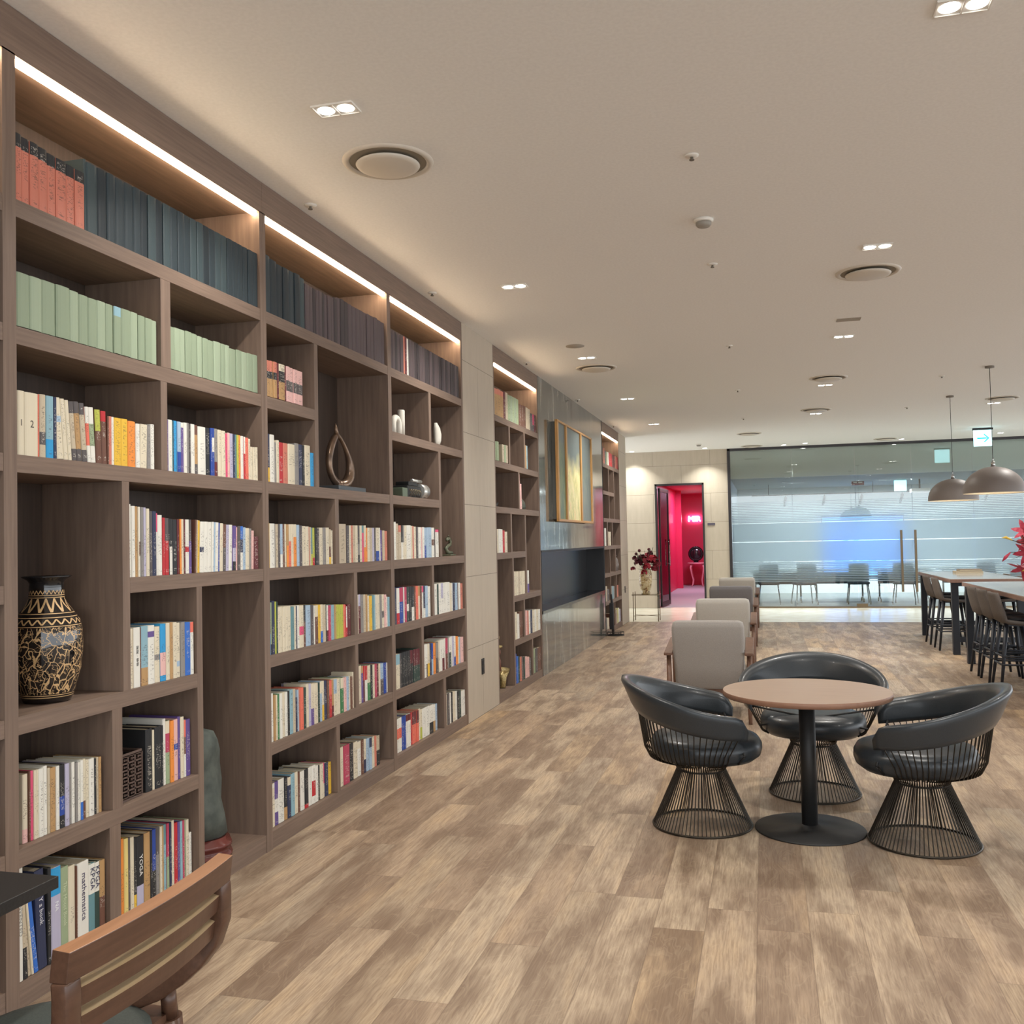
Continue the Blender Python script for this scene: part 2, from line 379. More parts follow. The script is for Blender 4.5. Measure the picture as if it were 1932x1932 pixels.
m1 = t.nodes.new('ShaderNodeMixShader'); m2 = t.nodes.new('ShaderNodeMixShader'); m1.inputs[0].default_value = .35; m2.inputs[0].default_value = .10
t.links.new(tl.outputs[0], m1.inputs[1]); t.links.new(df.outputs[0], m1.inputs[2]); t.links.new(m1.outputs[0], m3.inputs[1]); t.links.new(rf_.outputs[0], m3.inputs[2]); t.links.new(m3.outputs[0], m2.inputs[1]); t.links.new(tr_.outputs[0], m2.inputs[2]); t.links.new(m2.outputs[0], o_.inputs[0])
b = NEW(); f = lambda z0, z1: box(b, 1.81, 9.49, YF+.012, YF+.018, z0, z1)
f(1.415, 1.80); f(.985, 1.40)
z = 1.81
for i in range(13):
    th = .030-.0018*i; f(z+.006, z+.006+th); z += .036
z = .975
for i in range(12):
    th = .034-.0014*i; f(z-th, z); z -= .0365
mk('frosted_film', b, FILM, gw, world=True)
# ---------------- corridor behind the doorway
RED = mat('crimson_paint', S(206, 44, 84), .4)
b = NEW(); box(b, -.3, -.1, YF+.15, 31.6, 0, 3); box(b, -.3, 2.6, 31.5, 31.7, 0, 3); box(b, 1.62, 1.74, YF+.15, 31.5, 0, 3); box(b, -.1, .06, 29.3, 29.5, 0, 3); struct('wall_corridor', b, RED)
b = NEW(); box(b, -.3, 1.74, YF+.1, 31.6, 2.95, 3.05); struct('ceiling_corridor', b, mat('corridor_ceiling', S(200, 60, 90), .6))
b = NEW(); box(b, -.3, 1.74, YF+.2, 31.6, -.1, 0); struct('floor_corridor', b, speckle('grey_carpet', (150, 146, 150), (170, 165, 168), 80, .6))
d3 = thing('door_3', None, None, (-.1, 26.0, 0)); d3['kind'] = 'structure'
b = NEW(); box(b, -.12, -.08, 25.5, 26.5, 0, 2.25); mk('door_panel', b, BLACK, d3, world=True)
b = NEW(); tube(b, [(-.05, 25.6, 1.0), (-.05, 25.6, 1.25)], .015); mk('door_handle', b, CHROME, d3, world=True)
sg = text('MIR', .25, emis('white_sign_light', (.92, .9, 1, 1), 22), (.30, 31.46, 2.12), (math.pi/2, 0, 0), None, .02, 'corridor_sign')
tag(sg, 'glowing white letters on the crimson wall at the corridor end', 'sign')
area('corridor_wash', (.8, 28.2, 2.9), .5, 85, (.86, .74, 1.0))
area('corridor_wash_near', (.7, 23.2, 2.9), .4, 55, (1.0, .86, .92))
st = thing('side_table', 'small pale table with curved legs in the crimson corridor', 'table', (.42, 30.6, 0))
PINKW = mat('pale_pink_lacquer', S(226, 150, 160), .4)
b = NEW(); lathe(b, [(0, .70), (.3, .70), (.32, .715), (.3, .74), (0, .74)], 24); mk('tabletop', b, PINKW, st)
for a in (45, 135, 225, 315):
    c, s = math.cos(math.radians(a)), math.sin(math.radians(a)); b = NEW()
    tube(b, [(c*r, s*r, z) for r, z in ((.24, .7), (.29, .58), (.25, .4), (.19, .2), (.21, .06), (.25, 0))], [.03, .03, .022, .018, .016, .02], 8); mk('leg', b, PINKW, st)
og = thing('round_ornament', 'round black dish ornament standing on the small corridor table', 'ornament', (.38, 30.6, .741))
b = NEW(); blob(b, (0, 0, .27), (.24, .12, .24), 12); mk('dish', b, BGLOSS, og)
b = NEW(); lathe(b, [(.1, 0), (.09, .02), (.03, .05), (.03, .1)], 16); mk('foot', b, BLACK, og)
b = NEW(); tube(b, [(.2*math.cos(a/10*math.pi*2), -.09, .27+.2*math.sin(a/10*math.pi*2)) for a in range(10)], .02, 6, True); mk('rim', b, BLACKM, og)
b = NEW(); box(b, 1.29, 1.45, YF-.012, YF, 1.79, 1.84)
tag(mk('room_plate', b, mat('slate_blue_plate', S(86, 80, 92), .5)), 'slim dark name plate on tiled wall right of the doorway', 'sign')
# ---------------- meeting room behind the glass
b = NEW(); box(b, 1.74, 9.8, 26.5, 26.7, 0, 3.5); struct('wall_meeting_room', b, mat('cool_white_paint', S(205, 212, 216), .8))
b = NEW(); box(b, 9.7, 9.8, YF+.1, 26.5, 0, 3.5); struct('wall_meeting_side', b, mat('cool_white_side', S(200, 208, 212), .8))
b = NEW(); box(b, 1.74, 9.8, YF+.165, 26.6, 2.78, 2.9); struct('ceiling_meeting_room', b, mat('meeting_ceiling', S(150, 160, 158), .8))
b = NEW(); box(b, 1.78, 9.8, YF+.09, YF+.16, 2.78, H); struct('wall_bulkhead', b, mat('sage_bulkhead', S(240, 244, 238), .7))
b = NEW(); box(b, 1.74, 9.8, YF+.2, 26.6, -.1, 0); struct('floor_meeting_room', b, speckle('grey_green_carpet', (150, 158, 156), (166, 173, 170), 60, .8))
b = NEW(); box(b, 1.74, 1.80, YF+.1, 26.5, 0, H); struct('wall_meeting_left', b, mat('cool_white_side2', S(190, 198, 202), .8))
scn = thing('projection_screen', 'wide blue glowing screen on the wall behind frosted glass', 'screen', (4.95, 26.44, .4))
b = NEW(); box(b, 3.93, 5.97, 26.42, 26.49, .42, 2.02); mk('bezel', b, BLACK, scn, world=True)
sm = mat('blue_screen', S(60, 120, 220), .4, emit=S(90, 150, 240), es=1.7); k = N(sm)
k.l(k.ramp(k.noise(k.coord(), 1.1, 3), [(.3, S(80, 120, 225)), (.7, S(130, 200, 250))]), sm.node_tree.nodes['Principled BSDF'].inputs['Emission Color'])
b = NEW(); box(b, 3.96, 5.94, 26.405, 26.42, .45, 1.99); mk('display', b, sm, scn, world=True)
tk = thing('track_light_rail', 'black ceiling track with spot heads inside the glass room', 'track light', (5, 24.2, 2.6))
b = NEW(); box(b, 2.2, 8.6, 24.18, 24.22, 2.5, 2.53)
for x in (2.6, 5.0, 7.6): tube(b, [(x, 24.2, 2.5), (x, 24.2, 2.78)], .006, 6)
mk('rail', b, BLACK, tk, world=True)
for x in (3.0, 3.9, 4.75, 5.65, 6.6, 7.5):
    b = NEW(); tube(b, [(x, 24.2, 2.5), (x, 24.2, 2.44)], .012); tube(b, [(x, 24.16, 2.45), (x-.03, 24.32, 2.27)], .035, 12); mk('spot_head', b, BLACK, tk, world=True)
    area('spot_light', (x-.035, 24.34, 2.24), .07, 20, (.95, .98, 1), (math.radians(42), 0, 0), spread=math.radians(110))
area('meeting_ceiling_light', (3.2, 23.4, 2.76), .5, 24, (.93, .98, 1)); area('meeting_ceiling_light', (7.2, 23.4, 2.76), .5, 24, (.93, .98, 1)); area('meeting_ceiling_light', (5.2, 23.4, 2.76), .5, 20, (.93, .98, 1))
def exit_sign(nm, x, y, z, s, glow, arrow, label):
    e = thing(nm, label, 'sign', (x, y, z))
    b = NEW(); box(b, -s*.55, s*.55, -.03, .03, s*.96, s*1.06); mk('mount', b, BLACKM, e)
    b = NEW(); box(b, -s/2, s/2, -.02, .02, 0, s*.94); mk('panel', b, emis('sign_glow_'+nm, glow, 2.6 if arrow else 2.0), e, bevel=.004)
    if arrow:
        am = emis('arrow_teal', (.02, .48, .58, 1), 1.0); b = NEW()
        box(b, -s*.33, s*.2, -.024, -.021, s*.42, s*.50)
        for sg_ in (1, -1):
            v = [b.verts.new((x_, y_, s*.46+sg_*z_)) for y_ in (-.024, -.021) for x_, z_ in ((s*.0, s*.25), (s*.08, s*.25), (s*.34, 0), (s*.24, -.0))]
            for q in ((0, 1, 2, 3), (4, 5, 6, 7), (0, 1, 5, 4), (1, 2, 6, 5), (2, 3, 7, 6), (3, 0, 4, 7)): b.faces.new([v[i] for i in q])
        mk('arrow', b, am, e)
    return e
exit_sign('exit_sign', 6.39, 19.1, 3.10, .31, (.55, .95, 1, 1), True, 'glowing pale sign with a teal arrow hung from the ceiling')
exit_sign('exit_sign', 5.59, 24.0, 2.52, .27, (.45, .9, 1, 1), False, 'glowing blank cyan sign box hung inside the glass room')
rs = thing('warning_sign', 'small dark red sign hung inside the glass room', 'sign', (4.65, 24.0, 2.69))
b = NEW(); box(b, -.14, .14, -.015, .015, 0, .13); mk('panel', b, mat('maroon_sign', S(120, 50, 50), .5), rs)
b = NEW(); box(b, -.1, -.02, -.02, -.016, .05, .08); box(b, .01, .1, -.02, -.016, .05, .08); mk('lettering', b, WHITE, rs)
b = NEW(); tube(b, [(-.1, 0, .13), (-.1, 0, .24)], .003, 6); tube(b, [(.1, 0, .13), (.1, 0, .24)], .003, 6); mk('hanger', b, BLACKM, rs)
# caster desks and chairs behind the glass
pj = thing('ceiling_projector', 'projector on a pole mount inside the glass room', 'projector', (5.95, 23.6, 2.45))
b = NEW(); box(b, -.2, .2, -.15, .15, 0, .1); mk('body', b, WHITE, pj, bevel=.02)
b = NEW(); tube(b, [(0, 0, .1), (0, 0, .32)], .02); mk('pole', b, BLACKM, pj)
NAVYP = mat('slate_plastic', S(70, 84, 96), .5); DESKT = mat('grey_desk_laminate', S(170, 178, 180), .4)
dk = thing('folding_desk', '', 'desk', (3.0, 23.0, 0))
b = NEW(); box(b, -.6, .6, -.25, .25, .70, .73); mk('desktop', b, DESKT, dk, bevel=.004)
b = NEW(); box(b, -.55, .55, -.2, -.18, .42, .68); mk('modesty_panel', b, NAVYP, dk)
for s in (-1, 1):
    b = NEW(); tube(b, [(s*.5, 0, .7), (s*.5, 0, .1)], .02); tube(b, [(s*.5, -.25, .07), (s*.5, 0, .12), (s*.5, .25, .07)], .016); lg = mk('leg', b, CHROME, dk)
    for y_ in (-.25, .25):
        b = NEW(); tube(b, [(s*.5-.015, y_, .035), (s*.5+.015, y_, .035)], .035, 14); mk('caster', b, BLACK, lg)
dl = ['leftmost', 'second from left', 'third from left', 'fourth from left', 'rightmost']
for i, x in enumerate((2.75, 4.1, 5.45, 6.8, 8.15)):
    o = dk if i == 0 else dup(dk, (x, 23.0+.1*(i % 2), 0), group='caster desks behind the glass')
    if i == 0: o.location = (x, 23.0, 0); o['group'] = 'caster desks behind the glass'
    o['label'] = 'grey caster desk behind the frosted glass, '+dl[i]
bpy.context.view_layer.update()
oc = thing('office_chair', '', 'chair', (3.3, 22.3, 0), group='dark chairs behind the glass')
b = NEW(); box(b, -.23, .23, -.22, .22, .43, .49); mk('seat', b, NAVYP, oc, bevel=.03)
b = NEW(); box(b, -.21, .21, -.26, -.22, .5, .9); mk('backrest', b, NAVYP, oc, bevel=.02)
for s in (-1, 1):
    for t_ in (-1, 1):
        b = NEW(); tube(b, [(s*.19, t_*.17, .43), (s*.23, t_*.24, .06)], .012); lg = mk('leg', b, CHROME, oc)
        b = NEW(); tube(b, [(s*.23-.012, t_*.24, .03), (s*.23+.012, t_*.24, .03)], .03, 12); mk('caster', b, BLACK, lg)
for i, (x, y) in enumerate(((2.55, 22.4), (3.3, 22.25), (4.45, 22.4), (5.4, 22.3), (6.9, 22.4))):
    o = oc if i == 0 else dup(oc, (x, y, 0), rz=(i*37 % 50-25)/57)
    if i == 0: o.location = (x, y, 0)
    o['label'] = 'slate caster chair behind the glass, '+dl[i]
# ---------------- ceiling things
def downlight(x, y, label):
    e = thing('downlight', label, 'ceiling light', (x, y, H), group='twin square recessed downlights')
    b = NEW(); x0, x1, y0, y1 = -.095, .095, -.055, .055
    for q in ((x0, x1, y0, y0+.006), (x0, x1, y1-.006, y1), (x0, x0+.006, y0, y1), (x1-.006, x1, y0, y1), (-.003, .003, y0, y1)): box(b, *q, -.008, 0)
    mk('trim', b, WHITE, e)
    for s in (-1, 1):
        b = NEW(); box(b, s*.046-.042, s*.046+.042, -.048, .048, -.004, -.001); mk('reflector', b, WHITEG, e)
        b = NEW(); lathe(b, [(.036, -.006), (.036, -.004)], 20, (s*.046, 0, 0)); mk('lamp', b, LAMP, e)
    return e
first = None
DL = [(.727, 3.77), (.73, 6.82), (.735, 9.78), (.736, 12.86), (.75, 15.93), (3.21, 3.68), (3.24, 6.65), (3.255, 9.6), (3.268, 12.66), (3.3, 15.6), (5.8, 15.43), (5.8, 12.4), (5.8, 9.4), (5.8, 6.4), (.73, .8), (3.2, .7), (5.8, 3.4), (5.8,.5)]
nth = ['nearest', 'second nearest', 'middle', 'second farthest', 'farthest']
for i, (x, y) in enumerate(DL):
    if i < 5: lab = 'twin square downlight in the row beside the bookcases, '+nth[i]
    elif i < 10: lab = 'twin square downlight in the central ceiling row, '+nth[i-5]
    else: lab = 'twin square downlight in the right ceiling row at y %d' % i
    lab = {10: 'twin square downlight behind the pendant lamp cords', 11: 'twin square downlight above the high tables', 12: 'twin square downlight just out of frame right of the stools', 13: 'twin square downlight out of frame above right chair', 14: 'twin square downlight above the bookcase end behind camera', 15: 'twin square downlight overhead behind the camera', 16: 'twin square downlight right of camera', 17: 'twin square downlight at the right behind camera'}.get(i, lab)
    if first is None: first = downlight(x, y, lab)
    else: dup(first, (x, y, H), label=lab)
    area('downlight_beam', (x, y, H-.012), .15, LAMP_W, (1, .95, .88), spread=math.radians(125))
for i, (x, y) in enumerate(((3.34, 20.6), (2.92, 20.75), (-.27, 20.8), (6.93, 20.2), (5.2, 20.6), (1.3, 20.7))):
    e = thing('round_downlight', 'small round downlight before the far wall, '+['right of the left glass edge pair', 'left one of the close pair', 'nearest the tiled corner', 'behind the arrow sign', 'above the glass door', 'above the doorway'][i], 'ceiling light', (x, y, H), group='small round downlights')
    b = NEW(); lathe(b, [(.05, 0), (.062, -.004), (.06, -.008), (.05, -.006)], 24); mk('trim', b, WHITE, e)
    b = NEW(); lathe(b, [(.048, -.006), (.0, -.007)], 20, cap=False); mk('lamp', b, LAMP, e)
    area('round_beam', (x, y, H-.012), .09, 17, (.98, 1, .95), spread=math.radians(105))
DIFG = mat('diffuser_gap', S(140, 132, 118), .9); CEILP = mat('diffuser_white', S(205, 198, 186), .5)
def diffuser(x, y, label):
    e = thing('air_diffuser', label, 'air vent', (x, y, H), group='round ceiling diffusers')
    b = NEW(); lathe(b, [(.225, 0), (.222, -.006), (.205, -.012), (.19, -.006), (.19, 0)], 48, cap=False); mk('outer_ring', b, CEILP, e)
    b = NEW(); lathe(b, [(.19, -.002), (.0, -.003)], 48, cap=False); mk('recess', b, DIFG, e)
    b = NEW(); lathe(b, [(0, -.034), (.13, -.032), (.152, -.026), (.158, -.018), (.15, -.014), (.0, -.014)], 48, cap=False); mk('disc', b, CEILP, e)
    return e
df0 = None
for x, y, lab in ((.72, 4.38, 'large round ceiling diffuser nearest the bookcases'), (.73, 10.4, 'round ceiling diffuser beside the second bookcase'), (3.245, 7.29, 'round ceiling diffuser behind the central downlight, nearest one'), (3.27, 12.1, 'round diffuser in the central row, second one'), (3.28, 15.14, 'round diffuser in the central row, third one'), (5.8, 14.9, 'round ceiling diffuser beside the right pendant cord'), (2.25, 18.17, 'round ceiling diffuser above the marble strip'), (2.27, 20.7, 'round ceiling diffuser close to the glass wall top left'), (4.87, 20.4, 'round ceiling diffuser close to the glass doors')):
    if df0 is None: df0 = diffuser(x, y, lab)
    else: dup(df0, (x, y, H), label=lab)
sp = thing('sprinkler', 'x', 'sprinkler', (0, 0, H), group='ceiling sprinklers')
b = NEW(); lathe(b, [(.035, 0), (.033, -.006), (.012, -.01)], 20); mk('escutcheon', b, WHITE, sp)
b = NEW(); tube(b, [(0, 0, -.008), (0, 0, -.022)], .007, 10); lathe(b, [(.013, -.022), (.012, -.026)], 12); mk('head', b, mat('sprinkler_head', S(110, 104, 94), .5, .4), sp)
o3 = ['nearest', 'second', 'third', 'fourth', 'fifth']
SPK = [(2.174, 4.756, 'in the mid ceiling row, nearest'), (2.174, 6.715, 'in the mid ceiling row, second'), (2.187, 9.668, 'in the mid ceiling row, third'), (2.19, 12.67, 'in the mid ceiling row, fourth'), (2.2, 15.75, 'in the mid ceiling row, farthest'), (.084, 4.81, 'above the near bookcase edge'), (.093, 6.8, 'above the third bookcase edge'), (.08, 9.82, 'above the narrow second bookcase'), (.08, 12.7, 'above the painting'), (.08, 15.9, 'above the farthest bookcase'), (4.6, 12.48, 'left of the pendant lamps'), (4.6, 15.4, 'left of the arrow sign'), (5.6, 9.4, 'at the right edge of ceiling')]
for i, (x, y, lab) in enumerate(SPK):
    o = sp if i == 0 else dup(sp, (x, y, H))
    o.location = (x, y, H); o['label'] = 'small white ceiling sprinkler '+lab
sd = thing('smoke_detector', 'round white smoke detector between the sprinklers', 'smoke detector', (2.171, 5.75, H))
b = NEW(); lathe(b, [(.058, 0), (.058, -.012), (.05, -.018), (.0, -.018)], 28); mk('base', b, WHITE, sd)
b = NEW(); lathe(b, [(.046, -.018), (.046, -.032), (.036, -.044), (0, -.046)], 28); mk('chamber', b, mat('detector_grey', S(150, 145, 136), .6), sd)
sd2 = dup(sd, (1.229, 19.8, H), label='round smoke detector near the doorway wall')
b = NEW(); lathe(b, [(.09, 0), (.09, -.004), (0, -.005)], 32); o = mk('ceiling_speaker', b, mat('speaker_mesh', S(160, 152, 140), .8)); o.location = (.735, 9.15, H); tag(o, 'flat round speaker disc left of the central downlights', 'speaker')
b = NEW(); box(b, -.1, .1, -.06, .06, -.004, 0); o = mk('access_panel', b, mat('panel_mesh', S(160, 152, 140), .8)); o.location = (3.24, 8.86, H); tag(o, 'flat rectangular grille between the central downlights', 'panel')
# wall socket
e = thing('wall_socket', 'dark power socket plate on the tiled pier between bookcases', 'socket', (0, 8.25, .43))
b = NEW(); box(b, 0, .008, -.038, .038, -.07, .07); mk('plate', b, BLACKM, e, bevel=.003)
for z_ in (-.03, .03):
    b = NEW(); tube(b, [(.008, 0, z_), (.011, 0, z_)], .02, 16); mk('outlet', b, BLACK, e)
e = thing('wall_socket', 'dark power socket plate on the far corner pier', 'socket', (0, 17.35, .62))
b = NEW(); box(b, 0, .008, -.04, .04, -.06, .06); mk('plate', b, BLACKM, e, bevel=.003)
# ================================================================ BOOKCASES
BT = .062
LV = [.088, .536, .984, 1.432, 1.88, 2.323, 2.766]
def bookcase(label, y0, y1, sides, shelves, dividers, back=-.38):
    bc = thing('bookcase', label, 'bookcase', (0, (y0+y1)/2, 0))
    for a, c in sides:
        b = NEW(); box(b, back, 0, a, c, 0, H-.16); mk('side_panel', b, LAM_V, bc, world=True)
    b = NEW(); box(b, back-.018, back, y0-.03, y1+.03, 0, H); mk('back_panel', b, LAM_SHADED, bc, world=True)
    b = NEW(); box(b, back, 0, sides[0][0], sides[1][1], 3.268, H-.002); mk('header', b, LAM_H, bc, world=True)
    b = NEW(); box(b, back, -.003, y0, y1, 0, .087); mk('plinth', b, LAM_H, bc, world=True)
    for z, a, c in shelves:
        b = NEW(); box(b, back, -.001, a, c, z-BT, z); mk('shelf', b, LAM_H, bc, world=True, bevel=.0012)
    for a, c, z0, z1 in dividers:
        b = NEW(); box(b, back, -.001, a, c, z0, z1-BT); mk('divider', b, LAM_V, bc, world=True, bevel=.0012)
    b = NEW(); box(b, -.034, -.012, y0+.005, y1-.005, 3.250, 3.264); mk('light_strip', b, LED, bc, world=True)
    return bc
L0, L1, L2, L3, L4, L5, L6 = LV
bookcase('brown wood bookcase cut off by the left picture edge', 1.0, 2.675, ((.97, 1.0), (2.675, 2.704)), [(z, 1.0, 2.675) for z in LV[1:]], [])
bookcase('nearest full brown wood bookcase, holding the black vase', 2.735, 4.395, ((2.704, 2.735), (4.395, 4.424)),
    [(L6, 2.735, 4.395), (L5, 2.735, 4.395), (L4, 2.735, 4.395), (L3, 3.335, 4.395), (L2, 2.735, 3.80), (L1, 2.735, 3.80)],
    [(3.555, 3.625, L5, L6), (3.55, 3.595, L4, L5), (3.29, 3.335, L2, L4), (3.80, 3.843, L0, L3), (3.22, 3.28, L1, L2), (3.2, 3.265, L0, L1)])
bookcase('brown wood bookcase holding the bronze teardrop sculpture', 4.455, 6.115, ((4.425, 4.455), (6.115, 6.144)),
    [(L6, 4.455, 6.115), (L5, 4.455, 5.0), (L4, 4.455, 6.115), (L3, 4.455, 6.115), (L2, 4.455, 6.115), (L1, 4.455, 6.115)],
    [(5.0, 5.045, L4, L6), (5.25, 5.3, L3, L4), (5.505, 5.555, L2, L3), (5.51, 5.555, L1, L2), (5.225, 5.27, L0, L1)])
bookcase('brown wood bookcase beside the tiled pier, holding the typewriter', 6.175, 7.77, ((6.144, 6.175), (7.77, 7.808)),
    [(L6, 6.175, 7.77), (L5, 6.175, 7.77), (L4, 6.175, 7.15), (L3, 6.175, 7.77), (L2, 6.175, 7.77), (L1, 6.175, 7.77)],
    [(6.94, 6.99, L5, L6), (7.15, 7.2, L3, L5), (6.95, 6.995, L2, L3), (6.695, 6.745, L1, L2), (7.175, 7.235, L0, L1)])
bookcase('narrow bookcase between tiled pier and dark stone wall', 8.81, 10.61, ((8.782, 8.81), (10.61, 10.648)),
    [(L6, 8.81, 10.61), (L5, 8.81, 10.61), (L4, 8.81, 10.61), (L3, 8.81, 9.93), (L2, 9.43, 10.61), (L1, 9.43, 10.61)],
    [(9.33, 9.38, L5, L6), (9.96, 10.01, L5, L6), (9.69, 9.74, L4, L5), (9.34, 9.39, L3, L4), (9.93, 9.98, L2, L4), (9.38, 9.43, L0, L3), (9.81, 9.86, L1, L2), (10.15, 10.2, L0, L1)])
bookcase('farthest narrow bookcase beyond the dark stone wall', 15.145, 16.92, ((15.114, 15.145), (16.92, 16.958)),
    [(L6, 15.145, 16.92), (L5, 15.145, 16.3), (L4, 15.145, 16.92), (L3, 15.145, 16.92), (L2, 15.145, 16.92), (L1, 15.145, 16.92)],
    [(15.72, 15.77, L5, L6), (16.3, 16.35, L4, L6), (15.74, 15.79, L4, L5), (15.5, 15.55, L3, L4), (16.02, 16.07, L3, L4), (15.7, 15.75, L2, L3), (16.31, 16.36, L2, L3), (15.71, 15.76, L1, L2), (16.35, 16.4, L1, L2), (16.11, 16.16, L0, L1)])
# ================================================================ BOOKS
PAL = dict(W=(222, 220, 210), C=(214, 204, 180), B=(190, 176, 152), T=(178, 142, 96), K=(42, 43, 45), N=(50, 56, 82), U=(50, 105, 190), S=(50, 150, 205), L=(160, 182, 202), G=(62, 120, 76), P=(150, 165, 132), Y=(222, 180, 62), O=(228, 140, 62), R=(182, 46, 52), D=(98, 40, 46), M=(214, 82, 118), I=(222, 178, 172), V=(98, 78, 138), A=(138, 134, 130), E=(88, 82, 82), F=(108, 74, 60), Q=(100, 140, 146), q=(136, 172, 184), X=(222, 112, 92), H=(178, 174, 196), J=(180, 184, 78), Z=(48, 68, 62), x=(200, 122, 102), z=(46, 58, 64), j=(58, 72, 76), l=(36, 46, 52), g=(136, 150, 126), p=(148, 162, 138), e=(84, 72, 74), k=(60, 52, 54), u=(44, 72, 152), m=(178, 66, 92), y=(226, 206, 130))
CN = dict(W='white', C='cream', B='beige', T='tan', K='black', N='navy', U='blue', S='sky blue', L='pale blue', G='green', P='pale green', Y='yellow', O='orange', R='red', D='maroon', M='pink', I='light pink', V='purple', A='grey', E='dark grey', F='brown', Q='teal', q='pale teal', X='coral', H='lavender', J='lime', Z='dark green', x='dull coral', z='dark slate', j='slate', l='deep slate', g='sage green', p='light sage', e='dark brown', k='blackish', u='royal blue', m='rose', y='pale yellow')
